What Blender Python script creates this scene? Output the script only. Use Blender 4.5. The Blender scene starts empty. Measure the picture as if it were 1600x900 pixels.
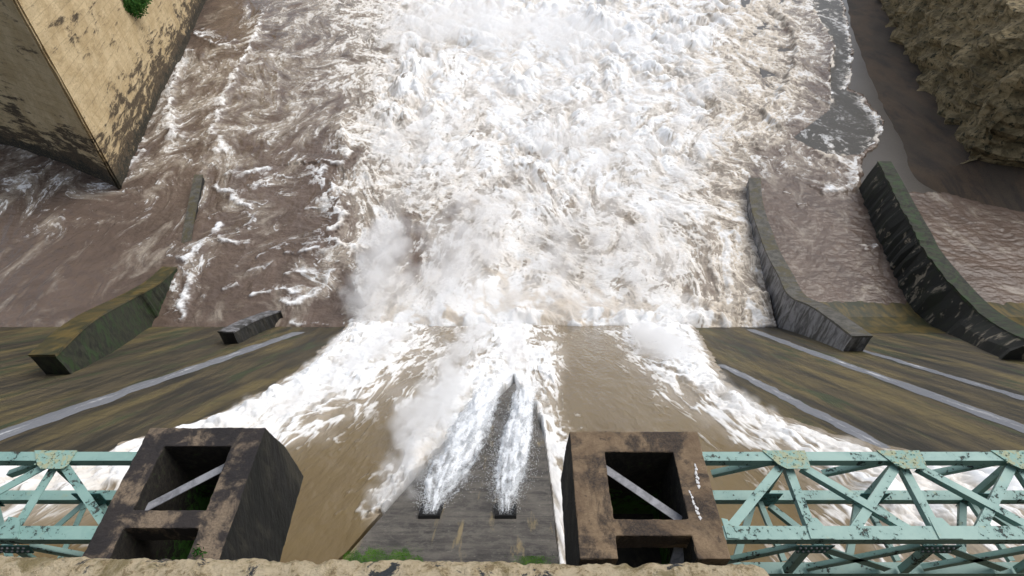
import bpy, bmesh, math, random
import numpy as np
from mathutils import Vector, Matrix

SC = bpy.context.scene
COL = SC.collection
random.seed(7)
rng = np.random.default_rng(11)

# ------------------------------------------------------------------ camera
CAM_Z = 40.0                                  # metres above the basin water
PITCH = math.radians(43.7)
FPX = 903.0
CP, SP = math.cos(PITCH), math.sin(PITCH)
SLOPE = math.tan(math.radians(40.0))          # spillway face
TOE_Y = 36.6

def ray(px, py):
    a = (px - 800.0) / FPX
    b = (450.0 - py) / FPX
    return a, CP + SP * b, -SP + CP * b       # x, y, z per unit depth

def onz(px, py, z=0.0):
    dx, dy, dz = ray(px, py)
    t = (z - CAM_Z) / dz
    return Vector((dx * t, dy * t, z))

def onface(px, py, off=0.0):
    """point on the sloping spillway face, raised off (vertical metres)"""
    dx, dy, dz = ray(px, py)
    t = (TOE_Y * SLOPE + off - CAM_Z) / (dz + SLOPE * dy)
    return Vector((dx * t, dy * t, CAM_Z + dz * t))

def face_z(Y):
    return (TOE_Y - Y) * SLOPE

cam = bpy.data.cameras.new('camera')
cam.sensor_width = 36.0
cam.lens = FPX / 1600.0 * 36.0
cam.clip_end = 2000
cam.clip_start = 0.05
co = bpy.data.objects.new('camera', cam)
COL.objects.link(co)
co.location = (0, 0, CAM_Z)
co.rotation_euler = (math.pi / 2 - PITCH, 0, 0)
SC.camera = co

# ------------------------------------------------------------------ light
SUN_EL, SUN_AZ = math.radians(56), math.radians(62)   # azimuth from +Y towards +X
w = bpy.data.worlds.new('World'); SC.world = w; w.use_nodes = True
nt = w.node_tree
sky = nt.nodes.new('ShaderNodeTexSky'); sky.sky_type = 'NISHITA'; sky.sun_disc = False
sky.sun_elevation = SUN_EL; sky.sun_rotation = SUN_AZ
sky.air_density = 1.0; sky.dust_density = 3.0; sky.ozone_density = 1.0
bg = nt.nodes['Background']; bg.inputs[1].default_value = 0.15
hs = nt.nodes.new('ShaderNodeHueSaturation'); hs.inputs['Saturation'].default_value = .5   # thin overcast
nt.links.new(sky.outputs[0], hs.inputs['Color']); nt.links.new(hs.outputs[0], bg.inputs[0])
sl = bpy.data.lights.new('sun', 'SUN'); sl.energy = 1.25; sl.angle = math.radians(38); sl.color = (1.0, 0.965, 0.915)
so = bpy.data.objects.new('sun', sl); COL.objects.link(so)
sd = Vector((math.sin(SUN_AZ) * math.cos(SUN_EL), math.cos(SUN_AZ) * math.cos(SUN_EL), math.sin(SUN_EL)))
so.rotation_euler = sd.to_track_quat('Z', 'Y').to_euler()
SC.view_settings.view_transform = 'Standard'
SC.view_settings.look = 'None'
SC.view_settings.exposure = 0.2
SC.cycles.use_adaptive_sampling = True; SC.cycles.adaptive_threshold = 0.025
SC.cycles.volume_bounces = 8
SC.cycles.max_bounces = 14
SC.cycles.transparent_max_bounces = 16
SC.cycles.use_denoising = True

# ------------------------------------------------------------------ numpy noise
_T = np.arange(256) * (2 * np.pi / 256)
_CT, _ST = np.cos(_T).astype(np.float32), np.sin(_T).astype(np.float32)

def perlin(x, y, seed=0):
    x = np.asarray(x, np.float32); y = np.asarray(y, np.float32)
    xf = np.floor(x); yf = np.floor(y)
    xi = xf.astype(np.int64); yi = yf.astype(np.int64)
    fx = x - xf; fy = y - yf
    def g(ix, iy, dx, dy):
        h = (ix * 374761393 + iy * 668265263 + seed * 1274126177) & 0xffffffff
        h = ((h ^ (h >> 13)) * 1103515245) & 0xffffffff
        h = (h ^ (h >> 16)) & 255
        return _CT[h] * dx + _ST[h] * dy
    u = fx * fx * fx * (fx * (fx * 6 - 15) + 10)
    v = fy * fy * fy * (fy * (fy * 6 - 15) + 10)
    a = g(xi, yi, fx, fy); b = g(xi + 1, yi, fx - 1, fy)
    c = g(xi, yi + 1, fx, fy - 1); d = g(xi + 1, yi + 1, fx - 1, fy - 1)
    return (a + u * (b - a)) * (1 - v) + (c + u * (d - c)) * v     # about -.7 .. .7

def fbm(x, y, o=4, seed=0, gain=0.5):
    s = 0; A = 1.0; f = 1.0
    for k in range(o):
        s = s + A * perlin(x * f + 17.3 * k, y * f - 9.1 * k, seed + k)
        A *= gain; f *= 2.03
    return s

def billow(x, y, o=4, seed=0, gain=0.5):
    s = 0; A = 1.0; f = 1.0
    for k in range(o):
        s = s + A * np.abs(perlin(x * f + 5.3 * k, y * f + 3.1 * k, seed + k)) * 2
        A *= gain; f *= 2.1
    return s

def swirl(x, y, scale, amt, n, seed):
    """carry points along a divergence-free eddy field, which pulls noise into filaments"""
    e = np.float32(0.02)
    for k in range(n):
        p0 = perlin(x / scale, y / scale, seed)
        px_ = perlin(x / scale + e, y / scale, seed)
        py_ = perlin(x / scale, y / scale + e, seed)
        vx = (py_ - p0) / e; vy = -(px_ - p0) / e
        x = x + vx * amt / n * scale; y = y + vy * amt / n * scale
    return x, y

def sstep(a, b, t):
    t = np.clip((t - a) / (b - a), 0, 1)
    return t * t * (3 - 2 * t)

def table(px, py, xs, ys, T):
    """bilinear lookup of a survey table"""
    T = np.array(T, np.float32)
    fx = np.clip((px - xs[0]) / (xs[1] - xs[0]), 0, T.shape[1] - 1.001)
    fy = np.clip((py - ys[0]) / (ys[1] - ys[0]), 0, T.shape[0] - 1.001)
    i = fx.astype(int); j = fy.astype(int); u = fx - i; v = fy - j
    u = u * u * (3 - 2 * u); v = v * v * (3 - 2 * v)
    return (T[j, i] * (1 - u) + T[j, i + 1] * u) * (1 - v) + (T[j + 1, i] * (1 - u) + T[j + 1, i + 1] * u) * v

def polydist(X, Y, pts):
    """unsigned distance, side (+1 left of travel) and parameter along a polyline"""
    best = np.full(X.shape, 1e9, np.float32); side = np.zeros(X.shape, np.float32); par = np.zeros(X.shape, np.float32)
    n = len(pts) - 1
    for k in range(n):
        ax, ay = pts[k][0], pts[k][1]; bx, by = pts[k + 1][0], pts[k + 1][1]
        dx, dy = bx - ax, by - ay; L2 = dx * dx + dy * dy + 1e-9
        t = ((X - ax) * dx + (Y - ay) * dy) / L2
        tc = np.clip(t, 0, 1)
        ex = X - ax - tc * dx; ey = Y - ay - tc * dy
        d = np.sqrt(ex * ex + ey * ey)
        m = d < best
        best = np.where(m, d, best)
        side = np.where(m, np.sign(dx * ey - dy * ex), side)
        par = np.where(m, (k + tc) / n, par)
    return best, side, par

def inpoly(X, Y, pts):
    r = np.zeros(X.shape, bool); n = len(pts)
    for k in range(n):
        x0, y0 = pts[k][0], pts[k][1]; x1, y1 = pts[(k + 1) % n][0], pts[(k + 1) % n][1]
        if y0 == y1: continue
        c = ((y0 > Y) != (y1 > Y)) & (X < (x1 - x0) * (Y - y0) / (y1 - y0) + x0)
        r ^= c
    return r

def project(X, Y, Z):
    """where a point of the site shows in the survey photograph (used only to read the survey tables)"""
    dz = Z - CAM_Z
    dep = Y * CP - dz * SP
    up = Y * SP + dz * CP
    return 800 + FPX * X / dep, 450 - FPX * up / dep

# ------------------------------------------------------------------ object helpers
def tag(o, label=None, cat=None, group=None, kind=None):
    if label: o['label'] = label
    if cat: o['category'] = cat
    if group: o['group'] = group
    if kind: o['kind'] = kind
    elif cat: o['kind'] = 'thing'
    return o

def link_mesh(name, me, mat, parent=None):
    o = bpy.data.objects.new(name, me)
    COL.objects.link(o)
    if mat: me.materials.append(mat)
    if parent: o.parent = parent
    return o

def empty(name, loc, label, cat, group=None):
    o = bpy.data.objects.new(name, None); COL.objects.link(o)
    o.location = loc
    return tag(o, label, cat, group)

def grid_mesh(name, X, Y, Z, mat, attrs={}, parent=None, smooth=True):
    r, c = X.shape
    me = bpy.data.meshes.new(name)
    n = r * c
    me.vertices.add(n)
    me.vertices.foreach_set('co', np.stack([X, Y, Z], -1).astype(np.float32).ravel())
    idx = np.arange(n, dtype=np.int32).reshape(r, c)
    q = np.stack([idx[:-1, :-1], idx[:-1, 1:], idx[1:, 1:], idx[1:, :-1]], -1).reshape(-1, 4)
    me.loops.add(q.size); me.loops.foreach_set('vertex_index', q.ravel())
    me.polygons.add(len(q))
    me.polygons.foreach_set('loop_start', np.arange(0, q.size, 4, dtype=np.int32))
    me.polygons.foreach_set('use_smooth', np.full(len(q), smooth))
    me.update(calc_edges=True)
    for k, v in attrs.items():
        a = me.attributes.new(k, 'FLOAT', 'POINT')
        a.data.foreach_set('value', v.astype(np.float32).ravel())
    return link_mesh(name, me, mat, parent)

def bm_obj(name, bm, mat, parent=None, smooth=False, bevel=0.0):
    bmesh.ops.recalc_face_normals(bm, faces=bm.faces)
    if bevel:
        bmesh.ops.bevel(bm, geom=[e for e in bm.edges if e.is_manifold and e.calc_face_angle(0) > 0.5], offset=bevel, segments=2, affect='EDGES', profile=0.5)
    me = bpy.data.meshes.new(name); bm.to_mesh(me); bm.free()
    if smooth:
        me.polygons.foreach_set('use_smooth', [True] * len(me.polygons))
    o = link_mesh(name, me, mat, parent)
    if parent: o.matrix_parent_inverse = Matrix.Translation(-parent.location)
    return o

def add_box(bm, x0, x1, y0, y1, z0, z1):
    v = [bm.verts.new(p) for p in ((x0,y0,z0),(x1,y0,z0),(x1,y1,z0),(x0,y1,z0),(x0,y0,z1),(x1,y0,z1),(x1,y1,z1),(x0,y1,z1))]
    for f in ((0,3,2,1),(4,5,6,7),(0,1,5,4),(1,2,6,5),(2,3,7,6),(3,0,4,7)):
        bm.faces.new([v[i] for i in f])

def add_bar(bm, a, b, wd, ht, up=Vector((0,0,1))):
    a = Vector(a); b = Vector(b); d = (b - a).normalized()
    s = d.cross(up)
    if s.length < 1e-4: s = d.cross(Vector((0,1,0)))
    s.normalize(); u = s.cross(d).normalized()
    v = []
    for p in (a, b):
        for i, j in ((-1,-1),(1,-1),(1,1),(-1,1)):
            v.append(bm.verts.new(p + s * (i * wd / 2) + u * (j * ht / 2)))
    for f in ((0,1,2,3),(7,6,5,4),(0,4,5,1),(1,5,6,2),(2,6,7,3),(3,7,4,0)):
        bm.faces.new([v[i] for i in f])

def add_angle(bm, a, b, wd, th=0.014, up=Vector((0,0,1)), flip=1):
    """steel angle: a flat leg and a leg turned down from one edge"""
    a = Vector(a); b = Vector(b); d = (b - a).normalized()
    s = d.cross(up)
    if s.length < 1e-4: s = d.cross(Vector((0,1,0)))
    s.normalize(); u = s.cross(d).normalized()
    add_bar(bm, a, b, wd, th, up)
    o = s * flip * (wd / 2 - th / 2) - u * (wd * .36 + th / 2 + .001)
    add_bar(bm, a + o, b + o, th, wd * .7, up)

def add_prism(bm, pts, d):
    """closed outline swept by the vector d"""
    d = Vector(d)
    A = [bm.verts.new(Vector(p)) for p in pts]; B = [bm.verts.new(Vector(p) + d) for p in pts]
    bm.faces.new(A); bm.faces.new(B[::-1])
    n = len(pts)
    for i in range(n):
        bm.faces.new((A[i], B[i], B[(i+1) % n], A[(i+1) % n]))

# ------------------------------------------------------------------ material helpers
class M:
    def __init__(s, name):
        s.m = bpy.data.materials.new(name); s.m.use_nodes = True
        s.t = s.m.node_tree; s.b = s.t.nodes['Principled BSDF']
        s.tc = None
    def new(s, t, **k):
        n = s.t.nodes.new('ShaderNode' + t)
        for a, v in k.items(): setattr(n, a, v)
        return n
    def ln(s, a, b): s.t.links.new(a, b)
    def coord(s, scale=(1,1,1), rot=(0,0,0)):
        if s.tc is None: s.tc = s.new('TexCoord')
        mp = s.new('Mapping'); mp.inputs['Scale'].default_value = scale; mp.inputs['Rotation'].default_value = rot
        s.ln(s.tc.outputs['Object'], mp.inputs[0]); return mp.outputs[0]
    def noise(s, scale, detail=6, rough=.6, dist=0, vec=None, lac=2.0):
        n = s.new('TexNoise'); n.inputs['Scale'].default_value = scale; n.inputs['Detail'].default_value = detail
        n.inputs['Roughness'].default_value = rough; n.inputs['Distortion'].default_value = dist; n.inputs['Lacunarity'].default_value = lac
        s.ln(vec if vec is not None else s.coord(), n.inputs['Vector']); return n.outputs[0]
    def voro(s, scale, vec=None, feature='F1'):
        n = s.new('TexVoronoi', feature=feature); n.inputs['Scale'].default_value = scale
        s.ln(vec if vec is not None else s.coord(), n.inputs['Vector']); return n.outputs[0]
    def mr(s, v, a, b, c=0, d=1, smooth=True):
        n = s.new('MapRange', interpolation_type='SMOOTHSTEP' if smooth else 'LINEAR')
        s.ln(v, n.inputs[0])
        for i, x in enumerate((a, b, c, d)): n.inputs[i + 1].default_value = x
        return n.outputs[0]
    def math(s, op, a, b=None, c=None):
        n = s.new('Math', operation=op)
        for i, v in enumerate((a, b, c)):
            if v is None: continue
            if isinstance(v, (int, float)): n.inputs[i].default_value = v
            else: s.ln(v, n.inputs[i])
        return n.outputs[0]
    def mix(s, f, a, b):
        n = s.new('Mix', data_type='RGBA')
        if isinstance(f, (int, float)): n.inputs[0].default_value = f
        else: s.ln(f, n.inputs[0])
        for sock, v in ((n.inputs[6], a), (n.inputs[7], b)):
            if isinstance(v, tuple): sock.default_value = v + (1,) if len(v) == 3 else v
            else: s.ln(v, sock)
        return n.outputs[2]
    def attr(s, name):
        n = s.new('Attribute', attribute_name=name); return n.outputs['Fac']
    def col(s, c): 
        if isinstance(c, tuple): s.b.inputs['Base Color'].default_value = c + (1,)
        else: s.ln(c, s.b.inputs['Base Color'])
    def rough(s, r):
        if isinstance(r, (int, float)): s.b.inputs['Roughness'].default_value = r
        else: s.ln(r, s.b.inputs['Roughness'])
    def bump(s, h, strength=.5, dist=.05):
        n = s.new('Bump'); n.inputs['Strength'].default_value = strength; n.inputs['Distance'].default_value = dist
        s.ln(h, n.inputs['Height']); s.ln(n.outputs[0], s.b.inputs['Normal'])
    def sep(s, i):
        if s.tc is None: s.tc = s.new('TexCoord')
        n = s.new('SeparateXYZ'); s.ln(s.tc.outputs['Object'], n.inputs[0]); return n.outputs[i]

# ---- water: muddy where clear, white where aerated
def water_material(name, mud, mud2, thin, sc=1.0, stretch=(1,1,1), milky=(.42,.37,.30), bd=.12, sss=0, spec=.5):
    m = M(name)
    f = m.attr('foam'); k = m.attr('thin'); tn = m.attr('tint'); mk = m.attr('milk')
    v = m.coord(stretch)
    n1 = m.noise(1.3 * sc, 10, .72, .35, v)
    n2 = m.noise(6.0 * sc, 6, .75, .2, v)
    e = m.math('MULTIPLY_ADD', m.math('SUBTRACT', n1, .5), 1.0, f)
    e = m.math('MULTIPLY_ADD', m.math('SUBTRACT', n2, .5), .55, e)
    mask = m.mr(e, .22, .92)
    # muddy water, with slow mottling of the silt
    silt = m.mr(m.noise(.16 * sc, 5, .6, 1.5, v), .35, .65)
    base = m.mix(silt, mud, mud2)
    base = m.mix(k, base, thin)
    mk2 = m.math('MULTIPLY', mk, m.mr(n1, .25, .75, .45, 1.1))
    base = m.mix(mk2, base, milky)
    cream = m.mix(m.mr(m.noise(.45 * sc, 6, .65, .5, v), .38, .7), (.88,.90,.91), (.815,.80,.77))
    cream = m.mix(tn, cream, (.62,.555,.465))
    m.col(m.mix(mask, base, cream))
    m.rough(m.math('MAXIMUM', m.mr(mask, 0, .5, .14, .85), m.math('MULTIPLY', k, .42)))
    m.b.inputs['IOR'].default_value = 1.33; m.b.inputs['Specular IOR Level'].default_value = spec
    m.bump(m.math('ADD', m.math('MULTIPLY', n1, .5), m.math('MULTIPLY', n2, .5)), .5, bd / sc)
    if sss:
        m.ln(m.mr(mask, .3, .9, 0, .8), m.b.inputs['Subsurface Weight']); m.b.inputs['Subsurface Radius'].default_value = (1, 1, 1); m.b.inputs['Subsurface Scale'].default_value = sss
    return m.m

MAT_POOL = water_material('muddy basin water', (.145,.107,.084), (.112,.083,.066), (.052,.050,.043), sss=.35)
MAT_CHUTE = water_material('muddy chute water', (.172,.127,.064), (.150,.108,.054), (.2,.17,.12), 1.3, (1,.24,.24), bd=.06, sss=.25, spec=.22)

# ------------------------------------------------------------------ basin water
def build_pool():
    rows, cols = 860, 1560
    th = np.radians(np.linspace(48.6, 14.0, rows)).astype(np.float32)
    Yr = CAM_Z / np.tan(th)
    wd = (Yr * CP + CAM_Z * SP) * 0.98
    u = np.linspace(-1, 1, cols).astype(np.float32)
    X = (wd[:, None] * u[None, :]).astype(np.float32); Y = np.repeat(Yr[:, None], cols, 1).astype(np.float32)
    # uneven edges come from a warped look-up
    wx = X + 1.6 * fbm(X / 6, Y / 6, 4, 3); wy = Y + 1.6 * fbm(X / 6 + 40, Y / 6, 4, 5)
    px, py = project(wx, wy, 0 * X)
    xs = (200, 250); ys = (0, 50)
    CT = [
     [.25,.2,.08,.03,.25,.5,.62,.68,.8,.92,1,1,1,1,1,1,.95,.92,.9,.88,.85,.5,.35,0,0],
     [.25,.2,.10,.05,.4,.45,.5,.55,.75,.9,1,1,1,1,1,1,.95,.92,.9,.85,.82,.5,.25,0,0],
     [.4,.4,.5,.45,.45,.5,.5,.6,.78,.95,.82,1,1,1,.92,.95,.95,.92,.9,.8,.75,.45,.2,0,0],
     [.4,.45,.45,.45,.5,.5,.42,.58,.85,.95,.95,.92,.95,.9,.95,.92,.9,.92,.88,.75,.72,.55,.15,.05,0],
     [.4,.5,.32,.42,.38,.4,.3,.62,.85,.9,.85,.88,.95,.88,.9,.9,.9,.9,.85,.68,.66,.25,.15,.08,0],
     [.35,.35,.32,.42,.28,.28,.2,.45,.8,.85,.9,.9,.88,.9,.92,.9,.88,.9,.85,.58,.3,.3,.45,.05,0],
     [.3,.2,.15,.4,.22,.18,.08,.58,.62,.8,.75,.82,.88,.86,.85,.88,.88,.85,.8,.7,.05,.05,.12,.05,0],
     [.18,.16,.3,.28,.22,.15,.12,.55,.5,.32,.32,.8,.82,.8,.78,.78,.8,.78,.78,.74,.02,.02,.02,.02,0],
     [.12,.14,.35,.18,.15,.24,.18,.55,.5,.25,.35,.85,.8,.8,.74,.76,.78,.74,.74,.68,.02,.02,.02,.02,0],
     [.1,.1,.28,.08,.1,.2,.28,.3,.8,.6,.85,.95,.88,.85,.8,.82,.82,.78,.74,.74,.02,.02,.02,.02,0],
     [.05,.05,.12,.02,.02,.06,.08,.2,.9,1,1,1,1,1,1,1,1,.9,.85,.85,.02,.02,.02,.02,0],
     [.05,.05,.12,.02,.02,.06,.08,.2,.9,1,1,1,1,1,1,1,1,.9,.85,.85,.02,.02,.02,.02,0]]
    cov = table(px, py, xs, ys, CT)
    # sharp limits that walls impose are not warped
    qx, qy = project(X, Y, 0 * X)
    calm = sstep(0, 1.2, 0 * X)
    calmpoly = [onz(*p) for p in ((1172,275),(1186,380),(1202,455),(1214,515),(1700,515),(1700,330),(1400,320),(1345,300),(1250,300),(1200,285))]
    inside = inpoly(X, Y, calmpoly)
    cov = np.where(inside, np.minimum(cov, .03 + .35 * sstep(330, 285, qy)), cov)
    inner = inpoly(X, Y, [onz(*p) for p in ((1080,300),(1168,285),(1182,380),(1198,455),(1211,515),(1080,515))])
    cov = np.where(inner, np.maximum(cov, .72), cov)
    cov = cov - .10 * sstep(600, 500, qx) * sstep(.02, .2, cov)

    # ---- foam lace: noise carried along eddies at three sizes
    Ys = Y / 1.55
    sx, sy = swirl(X, Ys, 14, .16, 4, 21)
    sx, sy = swirl(sx, sy, 5, .15, 4, 22)
    sx, sy = swirl(sx, sy, 1.9, .13, 4, 23)
    wob = .45 * fbm(sx / 1.3, sy / 1.3, 3, 29)
    def ridge(sc_, sd_, o):
        return np.clip(1 - np.abs(fbm(sx / sc_ + wob, sy / sc_ - wob, o, sd_, .5)) * 2.5, 0, 1) ** 1.4
    net = np.maximum.reduce([ridge(3.4, 31, 3), .88 * ridge(1.7, 35, 3), .74 * ridge(.8, 39, 2)])
    blot = .5 + fbm(sx / 3.6, sy / 3.6, 6, 41, .68)
    iso = .5 + fbm(X / .95, Ys / .8, 4, 43, .65)
    lace = np.clip(.46 * net + .36 * blot + .26 * iso, 0, 1.4)
    # put lace on an even 0..1 scale so that coverage can threshold it
    q = np.quantile(lace.ravel()[::37], np.linspace(0, 1, 101))
    lace = np.interp(lace, q, np.linspace(0, 1, 101)).astype(np.float32)
    foam = sstep(1 - cov - .30, 1 - cov + .34, lace) * sstep(.0, .12, cov)
    foam = np.maximum(foam * (.5 + .55 * cov), sstep(.78, .98, cov) * (.64 + .32 * lace))

    foam = foam * (1 - .32 * sstep(560, 470, qx))
    thr = sstep(.66, .98, net) * (.30 + .5 * sstep(.4, .75, blot)) * sstep(.015, .12, cov) * sstep(640, 540, qx)
    foam = np.maximum(foam, np.where(inside, 0, thr * .85))
    milk = np.clip(sstep(.05, .62, cov + .5 * (blot - .5)) * .95, 0, 1)
    H = np.zeros_like(X)
    def front(pts, wcrest, decay, side, amp, h, jag=1.0, wlen=3.0, lacek=.8):
        """a foam crest along a line, trailing foam to one side"""
        P_ = [onz(*p) for p in pts]
        x0 = min(p.x for p in P_) - 12; x1 = max(p.x for p in P_) + 12; y0 = min(p.y for p in P_) - 12; y1 = max(p.y for p in P_) + 12
        ii = np.where((X > x0) & (X < x1) & (Y > y0) & (Y < y1))
        if not len(ii[0]): return
        a = X[ii]; b = Y[ii]
        a2 = a + jag * fbm(a / wlen, b / wlen, 4, 61, .6); b2 = b + jag * fbm(a / wlen + 30, b / wlen, 4, 67, .6)
        d, s, t = polydist(a2, b2, P_)
        endf = sstep(0, .12, t) * sstep(1, .88, t)
        brk = np.clip(.55 + 1.3 * fbm(a / 2.2, b / 2.2, 3, 71), .15, 1)
        c = np.exp(-(d / wcrest) ** 2) * brk
        tr = np.where(s * side > 0, np.exp(-d / decay), 0) * lacek * sstep(.25, .75, lace[ii])
        foam[ii] = np.maximum(foam[ii], amp * endf * np.maximum(c, tr))
        H[ii] += h * endf * np.where(s * side > 0, np.exp(-d / (decay * .9)), np.exp(-(d / (wcrest * 1.3)) ** 2))
    # left of the jet
    front([(412,5),(404,50),(378,100),(352,150),(335,200),(330,215)], .45, 2.0, -1, 1, .5)
    front([(288,52),(310,58),(335,70),(355,74),(372,62)], .45, 4.0, 1, 1, .35)
    front([(272,86),(290,80),(312,76)], .3, 1.5, 1, .8, .1)
    front([(282,90),(276,130),(264,165),(272,190),(282,228)], .45, 2.2, -1, 1, .5)
    front([(262,180),(274,200),(284,225)], .9, 2.5, -1, 1, .4)
    front([(228,210),(220,240),(205,270)], .4, 1.5, -1, .8, .2)
    front([(325,212),(338,226),(348,240)], .9, 1.8, 1, .95, .3)
    front([(385,103),(400,104),(418,100)], .5, 2.0, 1, .9, .2)
    front([(418,85),(440,90),(470,95),(495,80)], .9, 2.2, 1, .9, .3)
    front([(402,115),(398,140),(394,152)], .4, 1.0, 1, .7, .2)
    front([(436,110),(430,150)], .5, 1.2, 1, .7, .2)
    front([(530,150),(532,190),(538,225),(542,262),(518,258),(502,258),(516,290),(530,330),(536,345),(516,372),(530,385),(560,402),(578,420)], .55, 3.2, -1, 1, .7, 1.2)
    front([(545,265),(570,275),(605,285)], .8, 2.5, 1, .9, .3)
    front([(325,290),(352,300),(372,318),(400,330)], .6, 1.6, 1, .95, .3)
    front([(345,268),(380,272),(418,268),(405,290),(380,300)], .9, 1.5, -1, .9, .3)
    front([(280,410),(310,390),(332,372),(345,350),(338,330)], .7, 1.6, 1, .95, .25)
    front([(286,505),(283,485),(292,460),(300,435),(296,415)], .45, 1.1, 1, .95, .2, .6, 1.6)
    front([(340,372),(365,380),(395,388)], .5, 1.2, 1, .8, .2)
    front([(388,408),(420,392),(455,384),(515,385)], .32, 1.2, -1, .8, .2, .7)
    front([(385,425),(410,424),(430,412)], .3, 1.0, 1, .7, .15, .6)
    front([(440,400),(470,396),(505,392)], .3, 1.0, 1, .8, .15, .6)
    front([(440,432),(480,428),(512,436),(528,424)], .35, 1.2, 1, .95, .25, .6)
    front([(385,464),(410,460),(450,455),(470,462)], .32, 1.1, 1, .95, .25, .5)
    front([(345,450),(365,446),(378,442)], .3, .8, 1, .75, .1, .5)
    front([(425,474),(455,474),(480,465),(505,450),(520,425)], .5, 1.1, 1, .9, .2, .7)
    front([(448,500),(470,512),(500,510),(530,508)], .25, .8, 1, .7, .1, .5)
    front([(470,325),(500,332),(535,332)], .35, 1.2, 1, .7, .15)
    front([(370,365),(390,345),(410,330)], .3, 1.0, 1, .6, .15)
    # brown eye left of the middle plume
    front([(655,345),(668,372),(660,410),(668,430),(700,436)], .4, 1.6, 1, .8, .2)
    # right of the jet
    front([(1188,0),(1222,30),(1246,70),(1240,110),(1228,140),(1205,165),(1196,178),(1210,195),(1224,215)], .5, 3.0, 1, .95, .8, 1.0)
    front([(1262,0),(1282,40),(1304,78),(1296,110),(1292,130),(1298,160),(1292,172)], .5, 2.6, -1, 1, .6, 1.0)
    front([(1312,0),(1322,30),(1329,70),(1330,100),(1322,140),(1302,142)], .5, 1.8, -1, 1, .15, .5, 2.0)
    front([(1322,142),(1345,152),(1352,165),(1376,188),(1378,198),(1364,224),(1340,246)], .55, 2.0, -1, 1, .15, .45, 2.0)
    front([(1222,216),(1262,232),(1292,246),(1340,246),(1336,262),(1342,284),(1334,300)], .55, 3.2, -1, .95, .4, .9)
    front([(1180,232),(1200,228),(1224,216)], 1.0, 3.0, 1, .95, .4)
    front([(1282,305),(1310,298),(1340,290)], .6, 2.0, 1, .9, .3)
    front([(1344,382),(1356,392),(1372,384)], .35, .7, 1, .95, .15, .5, 1.4)
    front([(1222,298),(1236,304)], .22, .4, 1, .85, .1, .3)
    front([(1246,321),(1260,320)], .2, .4, 1, .8, .1, .3)
    # a low roller against the right wall
    front([(1070,470),(1110,482),(1160,475),(1200,462)], .6, 2.0, -1, .9, .7, .6)

    # ---- relief
    boil = sstep(.70, .95, table(px, py, xs, ys, CT)) * sstep(1230, 1130, qx) * sstep(500, 620, qx)
    boil = np.where(inside, 0, boil)
    far = sstep(455, 120, qy)
    big = billow(X / 6.5 + .3 * fbm(X/9,Ys/9,2,7), Ys / 6.0, 2, 81, .5)
    b2 = billow(sx / 2.6 * .5 + X / 2.6 * .5, Ys / 2.3, 3, 83, .5)
    b3 = billow(X / .9 + .3 * lace, Ys / .8, 3, 87, .5)
    vary = np.clip(.75 + 1.3 * fbm(X / 11, Y / 15, 3, 311), .15, 1.6)
    hb = boil * vary * ((big - .45) * (.7 + 1.1 * far) + (b2 - .45) * (.32 + .30 * far) + b3 * .11)
    chop = fbm(sx / 4.5, sy / 4.5, 4, 91, .55)
    ripple = fbm(X / 1.1, Y / 1.1 * 1.3, 3, 95, .55)
    rough_ = np.clip(cov * 1.2, .08, 1)
    H += hb + chop * (.12 + .55 * rough_) * (1 - .6 * boil) + ripple * (.075 + .04 * rough_) + foam * (.10 + .12 * (b3 - .5)) * (1 - boil)
    H += np.where(inside, .055 * fbm(X / 2.4 + .3 * chop, Y / .8, 4, 97, .6) + .02 * fbm(X / .7, Y / .5, 2, 98), 0)
    # right apron: the water ends, or runs out as a thin sheet
    sheet = inpoly(X, Y, [onz(*p) for p in ((1262,0),(1282,40),(1304,78),(1296,110),(1296,172),(1240,215),(1262,232),(1292,246),(1340,246),(1364,224),(1378,198),(1376,188),(1352,165),(1345,152),(1322,142),(1330,100),(1329,70),(1322,30),(1312,0))])
    lim = [onz(*p) for p in ((1290,-60),(1316,0),(1333,80),(1326,138),(1350,150),(1383,190),(1370,228),(1345,252),(1349,300),(1420,300),(1900,300),(1900,-60))]
    jx = X + .5 * fbm(X / 2, Y / 2, 4, 61, .6); jy = Y + .5 * fbm(X / 2 + 30, Y / 2, 4, 67, .6)
    dry = inpoly(jx, jy, lim)
    H = np.where(sheet, H * .25 + .05, H)
    thin = np.where(sheet, .95, 0.0)
    streak = sstep(.55, .9, 1 - np.abs(fbm(sx / 1.6, sy / 1.6, 3, 99)) * 2.6)
    foam = np.where(sheet, np.maximum(foam, .24 * streak), foam)
    H = np.where(dry, -1.2, H)
    # hollow where the nappe plunges in, mound just beyond it
    toe = np.where((qx > 545) & (qx < 1205), 1, 0)
    H += toe * sstep(0, 1, boil) * 1.0 * np.exp(-((Y - TOE_Y - .9 - 1.1 * fbm(X / 3.2, X * 0 + 3, 3, 301)) / 1.3) ** 2) * np.clip(.25 + 1.5 * fbm(X / 2.6, Y / 4, 3, 303) + .5 * b2, .05, 1.3)
    tint = np.clip(sstep(.30, -.12, (b2 - .45) + .6 * (big - .5) + .5 * (blot - .5)) * boil * (.35 + .25 + .5 * sstep(300, 480, qy) + .4 * sstep(1000, 1200, qx)) + .75 * sstep(1080, 1180, qx) * (1 - sstep(.55, .95, lace)) + .6 * (1 - boil) * sstep(.15, .6, cov) * (1 - .6 * sstep(.75, 1, lace)), 0, 1)  # tan for thin muddy foam, plus shade painted into the boil's troughs
    return grid_mesh('water', X, Y, H, MAT_POOL, {'foam': foam, 'thin': thin, 'tint': tint, 'milk': milk * (1 - thin)})

pool = tag(build_pool(), 'churning muddy brown basin water covered in white foam', kind='structure')

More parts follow.
